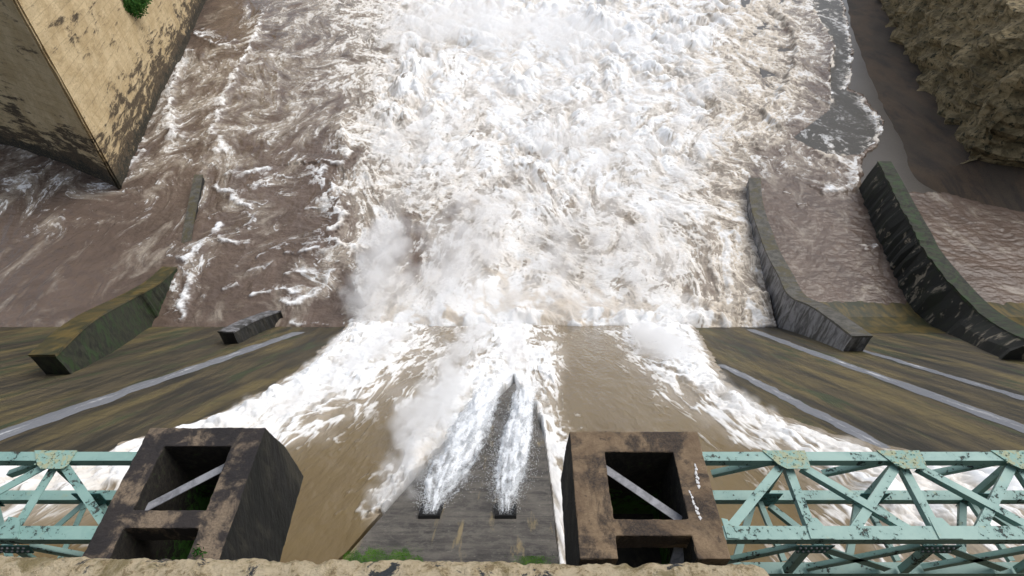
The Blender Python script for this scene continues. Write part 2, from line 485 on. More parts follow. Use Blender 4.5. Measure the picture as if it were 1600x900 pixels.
# ------------------------------------------------------------------ water on the spillway face
RAMP_OFF = .55
def build_chute_water():
    rows, cols = 760, 1500
    th = np.radians(np.linspace(72, 45.2, rows)).astype(np.float32)
    Yr = np.minimum((CAM_Z - TOE_Y * SLOPE) / (np.tan(th) - SLOPE), TOE_Y + 2.0)
    Yr = np.unique(np.round(Yr, 3)); rows = len(Yr)
    dep = Yr * CP + (CAM_Z - face_z(Yr)) * SP
    wd = dep * .95
    u = np.linspace(-1, 1, cols).astype(np.float32)
    X = (wd[:, None] * u[None, :]).astype(np.float32); Y = np.repeat(Yr[:, None], cols, 1).astype(np.float32)
    Zf = face_z(Y)
    S = Y / math.cos(math.radians(40))
    wx = X + .5 * fbm(X / 2.2, S / 6, 4, 3); wy = Y + 1.0 * fbm(X / 2.2 + 40, S / 6, 4, 5)
    px, py = project(wx, wy, face_z(wy))
    qx, qy = project(X, Y, Zf)
    xs = (200, 250); ys = (520, 560)
    D = 0
    CT = [
     [0,0,0,0,0,0,.6,1,1,.75,.35,.8,1,.6,.2,.35,1,1,.9,0,0,0,0,0,0],
     [0,0,0,0,0,.5,1,1,.95,.65,.45,.75,1,.85,.1,.1,.6,1,1,.3,0,0,0,0,0],
     [0,0,0,.2,.8,1,1,.95,.7,.35,.8,1,1,.95,.05,.0,.25,.75,1,.9,.2,0,0,0,0],
     [.2,.2,.4,1,1,1,.9,.7,.25,.65,1,1,.6,1,0,0,0,.3,.7,.95,.9,.3,0,0,0],
     [1,1,1,1,.95,.8,.6,.2,.05,.9,1,.8,.5,1,0,0,0,.02,.3,.6,.85,.9,.7,.3,.2],
     [1,1,1,.8,.5,.3,.08,0,.05,.9,.9,.5,.5,.9,0,0,0,0,.05,.25,.45,.7,.9,.9,.9],
     [1,1,.7,.4,.1,0,0,0,.2,.9,.6,.5,.5,.85,0,0,0,0,0,.1,.2,.4,.65,.9,1],
     [.6,.4,.2,0,0,0,0,0,.6,.7,.5,.5,.5,.8,0,0,0,0,0,.05,.15,.25,.4,.6,.9],
     [.3,.1,0,0,0,0,0,.1,.6,.5,.5,.5,.5,.75,0,0,0,0,0,.05,.25,.35,.3,.4,.7],
     [.1,0,0,0,0,0,0,.1,.4,.5,.5,.5,.5,.7,0,0,0,0,0,.1,.4,.5,.3,.3,.5]]
    cov = table(px, py, xs, ys, CT)
    # no foam beyond the wall of the pointed tail except on its two flanks
    sx, sy = swirl(X, S / 4.5, 3.0, .12, 4, 121)
    sx, sy = swirl(sx, sy, 1.1, .13, 4, 122)
    lace = .5 * (1 - np.abs(fbm(sx / .9, sy / .9, 4, 131, .58)) * 2.2) + .5 * (.5 + fbm(sx / 1.5, sy / 1.5, 5, 141, .6))
    q = np.quantile(lace.ravel()[::37], np.linspace(0, 1, 101))
    lace = np.interp(lace, q, np.linspace(0, 1, 101)).astype(np.float32)
    # falling veils along both flanks of the pointed tail
    for line, wdt, sd_, am in (([(884,900),(874,880),(866,770),(858,700),(842,640),(812,596)], .7, -1, .86), ([(560,880),(600,803),(660,735),(745,655),(800,602)], .9, 1, .9)):
        Q = [onface(*p) for p in line]
        dd, ss, tt = polydist(X, Y, Q)
        grow = .35 + 1.3 * tt
        v_ = np.where(ss * sd_ > 0, np.exp(-(dd / (wdt * grow * np.clip(1 + 1.1 * fbm(X / .5, S / .8, 3, 179), .3, 2))) ** 2), np.exp(-(dd / .3) ** 2)) * am
        if sd_ > 0: v_ = v_ * sstep(.05, .35, tt + .25 * fbm(X / .8, S / .8, 3, 177))
        cov = np.maximum(cov * np.where((dd < 1.6) & (ss * sd_ > 0) & (sd_ < 0), .8, 1), v_)
    white = sstep(.55, 1, cov)
    foam = sstep(1 - cov - .42, 1 - cov + .44, lace) * sstep(0, .1, cov)
    foam = np.maximum(foam * (.45 + .55 * cov), sstep(.6, 1, cov) * (.62 + .35 * lace))
    # pencil-thin foam threads on the smooth brown sheet
    thread = sstep(.86, 1.0, 1 - np.abs(fbm(X / 1.1, S / 7, 3, 151)) * 3) * .22
    foam = np.maximum(foam, thread * sstep(900, 500, qy))
    big = billow(X / 1.9, S / 2.6, 3, 161, .55); fine = billow(X / .5, S / .7, 3, 163, .55)
    milk = sstep(.15, .7, cov) * .8
    strk = fbm(X / .28, S / 3.2, 4, 173, .6)
    foam = np.clip(foam - .34 * sstep(.05, .45, strk) * sstep(1.02, .5, cov) - .12 * sstep(0, .4, strk), 0, 1)
    dl = polydist(X, Y, [onface(*p) for p in ((890,1000),(874,880),(866,770),(858,700))])[0]
    white = white * sstep(.0, 1.6, dl + .35)
    H = .16 + white * (big * .42 + fine * .05) + fbm(X / .9, S / 3.5, 4, 165) * .06 + fbm(X / .3, S / .8, 3, 168) * .018 + foam * .08
    # limits of the wetted bay
    L = [onface(*p) for p in ((150,716),(200,694),(300,664),(370,634),(432,603),(490,560),(520,530),(545,505),(545,480))]
    R = [onface(*p) for p in ((1082,480),(1086,510),(1110,552),(1136,598),(1200,640),(1290,678),(1400,700),(1500,722))]
    bay = [(p.x, p.y) for p in L] + [(p.x, p.y) for p in R] + [(40, 2), (-40, 2)]
    jx = X + .35 * fbm(X / 1.2, S / 3, 4, 171, .6)
    inb = inpoly(jx, Y, bay)
    d, s, t = polydist(jx, Y, bay[:-2])
    edge = sstep(0, 1.3, d)
    H = np.where(inb, H * (.25 + .75 * edge), -1.0)
    tint = np.clip(.55 * sstep(.6, .1, big - .35) * white * sstep(620, 720, qy) + .25 * (1 - white), 0, 1)  # billow hollows tinted tan, their warm shade put into the colour
    intail = inpoly(X, Y, [onface(*p) for p in ((545,865),(600,803),(660,735),(745,655),(803,598),(836,640),(851,690),(861,770),(873,880),(885,1010),(380,1010))])
    H = np.where(intail, -.3, H)
    Z = Zf + H
    return grid_mesh('spillway_water', X, Y, Z, MAT_CHUTE, {'foam': foam * np.where(inb, sstep(-.05, .8, d + .3 * strk), 0), 'thin': 0 * X, 'tint': tint, 'milk': milk})
chute_water = tag(build_chute_water(), 'brown sheet of water sliding down the spillway with white plumes', kind='structure')

#@@PART2@@
# ------------------------------------------------------------------ materials of the structures
def concrete(name, light, dark, scale=1.0, lo=.42, hi=.6, stain=None, stretch=(1,1,1), bump=.5, rough=.85, spots=None):
    m = M(name)
    v = m.coord(stretch)
    a = m.noise(1.1 * scale, 9, .68, .4, v)
    c = m.mix(m.mr(a, lo, hi), light, dark)
    if stain:
        c = m.mix(m.mr(m.noise(.5 * scale, 7, .7, .8, v), .49, .60), c, stain)
    if spots:
        c = m.mix(m.mr(m.noise(3.2 * scale, 6, .7, .3, v), .60, .68), c, spots)
    g = m.noise(22 * scale, 6, .8)
    c = m.mix(m.mr(g, .40, .62, 0, .5), c, dark)
    m.col(c); m.rough(rough)
    m.bump(m.math('ADD', m.math('MULTIPLY', a, .6), m.math('MULTIPLY', g, .5)), bump, .05 / scale)
    return m.m

def face_material():
    m = M('wet spillway concrete')
    v = m.coord((1, .10, .10)); 
    a = m.noise(1.6, 8, .66, .25, v)
    b = m.noise(.42, 5, .6, .3, m.coord((1, .16, .16)))
    f = m.noise(7, 5, .7, .1, m.coord((1, .06, .06)))
    c = m.mix(m.mr(a, .36, .64), (.016,.0145,.009), (.095,.072,.034))
    c = m.mix(m.mr(b, .46, .64, 0, .9), c, (.165,.125,.045))
    c = m.mix(m.mr(m.noise(.8, 6, .6, .4, m.coord((1,.2,.2))), .52, .68), c, (.04,.055,.018))
    c = m.mix(m.mr(f, .3, .8, 0, .55), c, (.016,.015,.011))
    x = m.sep(0); y = m.sep(1)
    def lines(src, per, wid, wob):
        return m.mr(m.math('ABSOLUTE', m.math('SUBTRACT', m.math('FRACT', m.math('MULTIPLY_ADD', m.noise(.7, 4, .7), wob, m.math('MULTIPLY', src, 1 / per))), .5)), 0, wid, .75, 0)
    c = m.mix(lines(x, 1.5, .03, .05), c, (.010,.010,.008))
    c = m.mix(lines(y, 1.9, .02, .03), c, (.012,.011,.009))
    c = m.mix(m.mr(m.noise(2.2, 7, .75, .3), .52, .7, 0, .7), c, (.018,.016,.012))
    m.col(c); m.rough(m.mr(a, .3, .7, .5, .75)); m.bump(m.math('ADD', a, f), .6, .10)
    return m.m

def ramp_material():
    m = M('board marked dark concrete')
    a = m.noise(1.5, 9, .68, .3, m.coord((.5,1.6,1.6)))
    lines = m.noise(6, 3, .6, .05, m.coord((.03, 1, 1)))
    st = m.noise(1.2, 6, .65, .3, m.coord((1.6, .28, .28)))
    c = m.mix(m.mr(a, .34, .66), (.045,.041,.037), (.125,.112,.095))
    c = m.mix(m.mr(lines, .55, .66, 0, .7), c, (.028,.026,.024))
    c = m.mix(m.mr(m.noise(3.5, 8, .75, .3), .45, .62, 0, .55), c, (.17,.155,.13))
    c = m.mix(m.mr(st, .56, .66, 0, .8), c, (.30,.235,.12))
    c = m.mix(m.mr(m.noise(9, 6, .7), .62, .7, 0, .8), c, (.26,.24,.2))
    m.col(c); m.rough(.75); m.bump(m.math('ADD', m.math('ADD', a, lines), m.noise(20, 5, .75)), .8, .05)
    return m.m

MAT_FACE = face_material()
MAT_RAMP = ramp_material()
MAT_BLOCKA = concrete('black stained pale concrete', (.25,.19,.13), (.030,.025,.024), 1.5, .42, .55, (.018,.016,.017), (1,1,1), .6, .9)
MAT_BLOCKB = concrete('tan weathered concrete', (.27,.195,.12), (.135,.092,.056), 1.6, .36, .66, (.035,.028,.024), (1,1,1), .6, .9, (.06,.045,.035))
MAT_SIDEDARK = concrete('black mossy and shade concrete', (.055,.05,.036), (.010,.010,.009), 1.8, .34, .56, (.006,.007,.005), (1,1,.3), .6, .85)
MAT_WALLGREY = concrete('grey stained wall concrete', (.27,.27,.28), (.075,.075,.078), 1.6, .44, .60, (.022,.022,.017), (1,1,.3), .9, .6, (.03,.03,.03))
MAT_COPING = concrete('mossy coping concrete', (.125,.118,.10), (.05,.047,.038), 1.4, .4, .62, (.085,.07,.026), (1,1,1), .8, .7, (.03,.035,.022))
MAT_WALLMOSS = concrete('green black mossy wall', (.035,.04,.018), (.009,.010,.006), 2.2, .4, .6, (.025,.055,.012), (1,1,.8), 1.0, .8)
MAT_WALLSPECK = concrete('pale flecked black wall', (.30,.26,.19), (.012,.013,.010), .9, .38, .44, (.014,.018,.008), (1,1,.6), .8, .8)
MAT_YELLOW = concrete('yellow algae concrete', (.15,.105,.028), (.045,.042,.018), 1.6, .4, .62, (.03,.035,.014), (1,.35,.35), .4, .4)
MAT_APRON = concrete('wet grey brown apron', (.060,.051,.039), (.044,.036,.027), .12, .35, .65, None, (1,1,1), .15, .32)
MAT_BANK = concrete('dark brown bank', (.075,.048,.026), (.026,.019,.013), .3, .4, .62, (.05,.036,.022), (1.5,.3,.6), .6, .85)

def wall_material():
    m = M('sandy masonry wall')
    a = m.noise(.35, 9, .68, .4, m.coord((1,1,.8)))
    s = m.noise(.9, 9, .74, .35, m.coord((.3,.3,1.5)))
    bl = m.noise(.11, 7, .7, .6, m.coord((1,1,1.6)))
    c = m.mix(m.mr(a, .35, .65), (.62,.49,.29), (.47,.35,.185))
    z = m.sep(2)
    low = m.mr(z, 0, 9, .17, .0, False)
    e = m.math('ADD', m.math('ADD', m.math('MULTIPLY', s, .62), m.math('MULTIPLY', bl, .42)), low)
    c = m.mix(m.mr(e, .572, .645), c, (.07,.05,.028))
    e2 = m.math('ADD', m.math('MULTIPLY', m.noise(.8, 8, .72), .9), m.mr(z, 0, 3.2, .38, 0, False))
    c = m.mix(m.mr(e2, .60, .70), c, (.022,.020,.012))
    crs = m.math('ABSOLUTE', m.math('SUBTRACT', m.math('FRACT', m.math('MULTIPLY_ADD', m.noise(.6, 4, .6), .25, m.math('MULTIPLY', z, .9))), .5))
    c = m.mix(m.mr(crs, .0, .05, .38, 0), c, (.16,.12,.065))
    c = m.mix(m.mr(m.noise(4, 6, .75), .5, .68, 0, .55), c, (.25,.18,.10))
    m.col(c); m.rough(.9); m.bump(m.math('ADD', s, m.math('MULTIPLY', m.noise(3, 6, .75), .5)), .8, .25)
    return m.m
MAT_SANDWALL = wall_material()

def paint_material():
    m = M('chipped sea green paint')
    a = m.noise(15, 7, .72, .3); b = m.noise(2.2, 6, .65, .2)
    c = m.mix(m.mr(b, .35, .7), (.27,.43,.385), (.19,.34,.31))
    chip = m.math('MULTIPLY_ADD', m.math('SUBTRACT', b, .5), .9, a)
    k = m.mr(chip, .61, .65)
    c = m.mix(k, c, m.mix(m.mr(m.noise(25, 3), .4, .6), (.02,.045,.045), (.05,.05,.04)))
    c = m.mix(m.mr(m.noise(4, 5, .6), .62, .72, 0, .5), c, (.36,.38,.2))
    m.col(c); m.rough(m.mr(k, 0, 1, .5, .8)); m.bump(m.math('SUBTRACT', 1.0, k), .5, .01)
    return m.m
MAT_PAINT = paint_material()
def lichen_material():
    m = M('lichen blotched green plate')
    a = m.noise(11, 6, .7, .4)
    c = m.mix(m.mr(a, .46, .56), (.25,.41,.36), (.36,.39,.25))
    c = m.mix(m.mr(m.noise(16, 5, .7), .57, .62), c, (.06,.075,.05))
    m.col(c); m.rough(.75); m.bump(a, .5, .01); return m.m
MAT_LICHEN = lichen_material()
MAT_STEEL = concrete('weathered grey steel', (.34,.35,.38), (.16,.165,.18), 5, .4, .65, None, (1,1,1), .3, .5)
MAT_HOLE = concrete('black opening shade', (.008,.008,.008), (.004,.004,.004), 1)

def parapet_material():
    m = M('rough cream parapet')
    a = m.noise(34, 8, .74, .4); b = m.noise(11, 6, .68, .5); c2 = m.noise(110, 5, .78)
    c = m.mix(m.mr(a, .38, .62), (.74,.62,.42), (.58,.46,.275))
    c = m.mix(m.mr(m.math('MULTIPLY_ADD', m.math('SUBTRACT', c2, .5), .9, a), .53, .64, 0, .8), c, (.26,.19,.095))
    c = m.mix(m.mr(m.noise(13, 7, .7, .8), .595, .63), c, (.045,.052,.058))
    c = m.mix(m.mr(b, .54, .66, 0, .75), c, (.19,.15,.045))
    m.col(c); m.rough(.95); m.bump(m.math('ADD', m.math('MULTIPLY', a, .6), m.math('MULTIPLY', c2, .7)), 1.0, .02)
    return m.m
MAT_PARAPET = parapet_material()

def leaf_material(name, a, b):
    m = M(name); m.col(m.mix(m.mr(m.noise(3, 4), .35, .65), a, b)); m.rough(.9); m.b.inputs['Specular IOR Level'].default_value = .15; return m.m
MAT_MOSS = leaf_material('bright green moss', (.035,.13,.008), (.09,.22,.015))
MAT_LEAF = leaf_material('green leaves', (.02,.075,.014), (.05,.12,.02))

# ------------------------------------------------------------------ the dam
dam = empty('dam', (0, 0, 0), 'dark streaked concrete spillway dam below the parapet with a pointed pier tail', 'dam')
bm = bmesh.new()
prof = [(-8, 38.45), (.28, 38.45), (.28, face_z(.28)), (TOE_Y + 5, face_z(TOE_Y + 5)), (TOE_Y + 5, -7), (-8, -7)]
add_prism(bm, [(-75, y, z) for y, z in prof], (150, 0, 0))
bm_obj('spillway_face', bm, MAT_FACE, dam)

# pointed pier tail: dark board-marked concrete standing proud of the chute
tail_px = [(380, 1010), (545, 865), (600, 803), (660, 735), (745, 655), (803, 598), (836, 640), (851, 690), (861, 770), (873, 880), (885, 1010)]
T = [onface(px, py, RAMP_OFF) for px, py in tail_px]
bm = bmesh.new(); add_prism(bm, T, (0, 0, -1.4)); tail = bm_obj('pier_tail', bm, MAT_RAMP, dam)
fdir = Vector((0, math.cos(math.radians(40)), -math.sin(math.radians(40)))); fnor = Vector((0, math.sin(math.radians(40)), math.cos(math.radians(40))))
jets = [(672, 806), (790, 806)]
for px, py in jets:
    c = onface(px, py, RAMP_OFF)
    # outlet lip and cheeks on the surface; the hole's shade is painted black
    bm = bmesh.new()
    wd = .23
    for s in (-1, 1):
        add_bar(bm, c + Vector((s * wd, 0, 0)) - fdir * .12 + fnor * .05, c + Vector((s * wd * 1.05, 0, 0)) + fdir * .55 + fnor * .03, .07, .12, fnor)
    add_bar(bm, c + Vector((-wd - .04, 0, 0)) - fdir * .14 + fnor * .04, c + Vector((wd + .04, 0, 0)) - fdir * .14 + fnor * .04, .06, .10, fnor)
    add_bar(bm, c - fdir * .10 + fnor * .008, c + fdir * .45 + fnor * .008, wd * 2, .012, fnor)
    so_ = bm_obj('sluice_opening', bm, MAT_HOLE, dam); so_.parent = tail

# crest blocks the parapet stands on
# side aprons where the outer bays flatten out at the toe
bm = bmesh.new()
ap = [(33.4, face_z(33.4) + .02), (35.4, 1.35), (37.4, .50), (39.4, .10), (41.5, -.35), (41.5, -3), (37.4, -3)]
add_prism(bm, [(26.0, y, z) for y, z in ap], (44, 0, 0)); bm_obj('toe_apron', bm, MAT_YELLOW, dam)

# thin streams running down the joints of the face
def stream(p0, p1, w0, w1, label, seed):
    a, b = onface(*p0, .03), onface(*p1, .03)
    n, c = 260, 15
    t = np.linspace(0, 1, n); u = np.linspace(-1, 1, c)
    Tt, U = np.meshgrid(t, u, indexing='ij')
    Wd = (w0 + (w1 - w0) * Tt) * (1 + .55 * fbm(Tt * 9, Tt * 0 + U * .3 + seed, 3, 3))
    Yc = a.y + (b.y - a.y) * Tt; Xc = a.x + (b.x - a.x) * Tt + .08 * fbm(Tt * 18, Tt * 0 + seed + 9, 3, 5)
    X = Xc + U * Wd
    S = Yc / math.cos(math.radians(40))
    bub = billow(X / .22, S / .35, 3, seed)
    Z = face_z(Yc) + .02 + (1 - U ** 2) * (.03 + .03 * bub)
    foam = np.clip((1 - np.abs(U)) ** .7 * (.22 + .6 * fbm(X / .3, S / 3.5, 4, seed + 2, .6)), 0, .5)
    o = grid_mesh('stream', X, Yc, Z, MAT_STREAM, {'foam': foam, 'thin': 0 * X + 1, 'tint': 0 * X, 'milk': 0 * X})
    return tag(o, label, kind='structure')
MAT_STREAM = water_material('thin running water', (.09,.085,.075), (.08,.075,.07), (.19,.20,.22), 2.0, (1,.35,.35))
stream((-60, 700), (466, 519), .60, .50, 'thin white stream on the left of the spillway', 41)
stream((1680, 698), (1172, 515), .46, .42, 'thin white stream below the right training wall', 43)
stream((1560, 790), (1128, 570), .40, .30, 'faint stream beside the right plume', 47)
stream((1700, 651), (1340, 545), .36, .30, 'faint stream behind the right training wall', 49)

# ------------------------------------------------------------------ training walls
def wall_points(base, top_edge=None, heights=None):
    """base: list of ('z'|'f', px, py); the top is read from the photographed edge, straight above the base"""
    P_, Ht = [], []
    for i, (k, px, py) in enumerate(base):
        p = onz(px, py) if k == 'z' else onface(px, py)
        h = heights[i]
        P_.append(p); Ht.append(h)
    return P_, Ht

def smooth_path(P_, Ht, n=6):
    out = []
    m = len(P_)
    for i in range(m - 1):
        p0, p1, p2, p3 = P_[max(i-1,0)], P_[i], P_[i+1], P_[min(i+2,m-1)]
        for k in range(n):
            t = k / n
            q = .5 * ((2*p1) + (p2-p0)*t + (2*p0-5*p1+4*p2-p3)*t*t + (3*p1-p0-3*p2+p3)*t*t*t)
            h0, h1, h2, h3 = Ht[max(i-1,0)], Ht[i], Ht[i+1], Ht[min(i+2,m-1)]
            out.append((q, .5 * ((2*h1) + (h2-h0)*t + (2*h0-5*h1+4*h2-h3)*t*t + (3*h1-h0-3*h2+h3)*t*t*t)))
    out.append((P_[-1], Ht[-1])); return out

def training_wall(base, heights, thick, batter, mats, label, jag=.06, seed=1):
    P_, Ht = wall_points(base, heights=heights)
    path = smooth_path(P_, Ht, 8)
    root = empty('training_wall', path[len(path)//2][0], label, 'wall', 'training walls at the foot of the spillway')
    bm = bmesh.new(); cp = bmesh.new()
    ringsA, ringsB = [], []
    r = random.Random(seed)
    for p, h in path:
        top = p.z + h
        dz = -2.0
        s = 1 if thick > 0 else -1
        j = r.uniform(-jag, jag)
        a = [Vector((p.x, p.y, p.z + dz)), Vector((p.x + batter * .5 + j, p.y, p.z + h * .5)), Vector((p.x + batter, p.y, top - .12)), Vector((p.x + thick + batter, p.y, top - .12)), Vector((p.x + thick + batter * 1.2, p.y, p.z + dz))]
        k = .05 * s
        b = [Vector((p.x + batter - k, p.y, top - .12)), Vector((p.x + batter - k, p.y, top + .05 + j * .5)), Vector((p.x + thick + batter + k, p.y, top + .05)), Vector((p.x + thick + batter + k, p.y, top - .12))]
        ringsA.append([bm.verts.new(v) for v in a]); ringsB.append([cp.verts.new(v) for v in b])
    for B, R in ((bm, ringsA), (cp, ringsB)):
        n = len(R[0])
        for i in range(len(R) - 1):
            for q in range(n):
                B.faces.new((R[i][q], R[i][(q+1) % n], R[i+1][(q+1) % n], R[i+1][q]))
        B.faces.new(R[0]); B.faces.new(R[-1][::-1])
    bm_obj('wall_body', bm, mats[0], root); bm_obj('coping', cp, mats[1], root)
    return root

training_wall([('z',1166,292),('z',1168,332),('z',1180,380),('z',1190,420),('z',1202,464),('z',1212,508),('f',1252,523),('f',1318,549)],
              [1.3,1.3,1.5,2.0,2.9,3.9,3.2,1.6], 1.35, 0, (MAT_WALLGREY, MAT_COPING), 'long grey curved wall between the white foam and the calm brown channel')
training_wall([('z',443,496),('z',432,506),('f',405,521),('f',373,537)],
              [.9,1.4,1.6,1.35], -1.1, 0, (MAT_SIDEDARK, MAT_WALLGREY), 'short dark wall stub poking from the brown water at the left toe')
training_wall([('z',278,421),('z',262,458),('z',248,490),('z',237,518),('f',180,548),('f',110,585)],
              [.35,1.6,3.0,4.3,3.2,1.7], -1.4, 0, (MAT_WALLMOSS, MAT_YELLOW), 'green mossy curved wall with a yellow top at the left edge')
training_wall([('z',320,281),('z',312,318),('z',301,366),('z',297,384)],
              [.75,.6,.25,-.1], -.95, 0, (MAT_SIDEDARK, MAT_COPING), 'low wall top nearly drowned in the brown water on the left')
training_wall([('z',1338,294),('z',1352,330),('z',1368,370),('z',1386,412),('z',1402,450),('f',1470,520),('f',1560,562)],
              [3.7,3.9,4.0,4.1,4.2,3.2,1.7], 1.5, 1.0, (MAT_WALLSPECK, MAT_WALLMOSS), 'black wall flecked with pale patches at the right edge beyond the brown channel', .25, 5)

# ------------------------------------------------------------------ left retaining wall, right bank
def big_wall(name, pts, h, thick, mat, label, cat, jag, seed):
    nseg, nz = 40, 40
    P_ = [onz(*p) for p in pts]
    path = [q for q, _ in smooth_path(P_, [0] * len(P_), 26)]
    arr = np.array([(p.x, p.y) for p in path], np.float32)
    z = np.linspace(-2, h, nz).astype(np.float32)
    X = np.repeat(arr[None, :, 0], nz, 0); Y = np.repeat(arr[None, :, 1], nz, 0); Z = np.repeat(z[:, None], len(arr), 1)
    d = fbm(Y / 2.5, Z / 2.5, 4, seed) * jag
    t = np.gradient(arr, axis=0); nrm = np.stack([t[:, 1], -t[:, 0]], -1); nrm /= np.linalg.norm(nrm, axis=1)[:, None]
    sgn = 1 if thick < 0 else -1
    # front, top and back as one strip of rows
    Xf = X + nrm[None, :, 0] * d; Yf = Y + nrm[None, :, 1] * d
    Xt = np.concatenate([Xf, (X[-1:] + nrm[None, :, 0] * thick), (X[:1] + nrm[None, :, 0] * thick)]); Yt = np.concatenate([Yf, Y[-1:] + nrm[None, :, 1] * thick, Y[:1] + nrm[None, :, 1] * thick])
    Zt = np.concatenate([Z, Z[-1:] , Z[:1]])
    o = grid_mesh(name, Xt, Yt, Zt, mat, {}, None, False)
    return tag(o, label, cat)
big_wall('retaining_wall', [(364,-60),(323,0),(286,86),(246,166),(211,246),(188,296)], 26, .25, MAT_SANDWALL, 'tall sandy masonry wall with dark moss at its foot along the left bank', 'wall', .14, 3)
big_wall('wing_wall', [(188,296),(128,268),(48,238),(-160,180)], 26, .25, MAT_SANDWALL, 'shaded return of the sandy wall running off to the left', 'wall', .14, 5)

def sheet(name, P3, mat, label, nx=60, ny=60, amp=0, sc=3, kind='structure', seed=1):
    a, b, c, d = [np.array(p, np.float32) for p in P3]
    u, v = np.meshgrid(np.linspace(0, 1, nx), np.linspace(0, 1, ny), indexing='xy')
    q = (1-u)[..., None]*(1-v)[..., None]*a + u[..., None]*(1-v)[..., None]*b + u[..., None]*v[..., None]*c + (1-u)[..., None]*v[..., None]*d
    Z = q[..., 2] + amp * fbm(q[..., 0] / sc, q[..., 1] / sc, 5, seed)
    return tag(grid_mesh(name, q[..., 0].astype(np.float32), q[..., 1].astype(np.float32), Z.astype(np.float32), mat, {}), label, kind=kind)
z0 = -.12
sheet('apron', [(34, 58, z0), (140, 58, z0), (190, 190, z0), (60, 190, z0)], MAT_APRON, 'wet grey brown apron beside the foam', 40, 40, .04, 8)
# bank: dark slope climbing away from the apron
A = onz(1318, -40); B = onz(1325, 30); Cc = onz(1352, 110); D = onz(1402, 215); E = onz(1490, 310)
E2 = onz(2100, 420)
bk = [(A.x, A.y), (B.x, B.y), (Cc.x, Cc.y), (D.x, D.y), (E.x, E.y), (E2.x, E2.y)]
pp = smooth_path([Vector((x, y, 0)) for x, y in bk], [0]*len(bk), 14)
rows = []
arr = np.array([(p.x, p.y) for p, _ in pp], np.float32)
t = np.gradient(arr, axis=0); nrm = np.stack([-t[:, 1], t[:, 0]], -1); nrm /= np.linalg.norm(nrm, axis=1)[:, None]
if nrm[3, 0] < 0: nrm = -nrm
k = np.linspace(0, 1, 50).astype(np.float32)
Xb = arr[None, :, 0] + k[:, None] * 9 * nrm[None, :, 0]; Yb = arr[None, :, 1] + k[:, None] * 9 * nrm[None, :, 1]
Zb = -.3 + k[:, None] * 3.6 + .18 * fbm(Xb / 3, Yb / 3, 5, 9) + 0 * Xb
tag(grid_mesh('bank', Xb, Yb, Zb, MAT_BANK, {}), 'dark brown sloping bank', kind='structure')
def rock_material():
    m = M('mossy rock face')
    a = m.noise(.5, 9, .7, .6); b = m.noise(1.6, 7, .7, .3)
    c = m.mix(m.mr(a, .38, .62), (.30,.235,.125), (.11,.085,.04))
    c = m.mix(m.mr(b, .52, .62), c, (.03,.03,.014))
    m.col(c); m.rough(.95); m.bump(m.math('ADD', a, b), .9, .5); return m.m
Xr = np.repeat((arr[:, 0] + 6.8 * nrm[:, 0])[None], 46, 0); Yr = np.repeat((arr[:, 1] + 6.8 * nrm[:, 1])[None], 46, 0)
zz = np.concatenate([np.linspace(.5, 15, 40), np.full(6, 15.)]).astype(np.float32)
back = np.concatenate([np.linspace(0, 3.5, 40), np.linspace(4, 14, 6)]).astype(np.float32)
dd = 2.2 * billow(Yr / 6 + Xr / 9, zz[:, None] / 5, 4, 31)
Xr = Xr + (back[:, None] - dd) * nrm[None, :, 0]; Yr = Yr + (back[:, None] - dd) * nrm[None, :, 1]
tag(grid_mesh('rock_wall', Xr, Yr, zz[:, None] + .8 * fbm(Xr / 3, Yr / 3, 3, 77) + 0 * Xr, rock_material(), {}, None, False), 'mossy tan rock wall at the top right corner above the brown bank', 'rock wall')

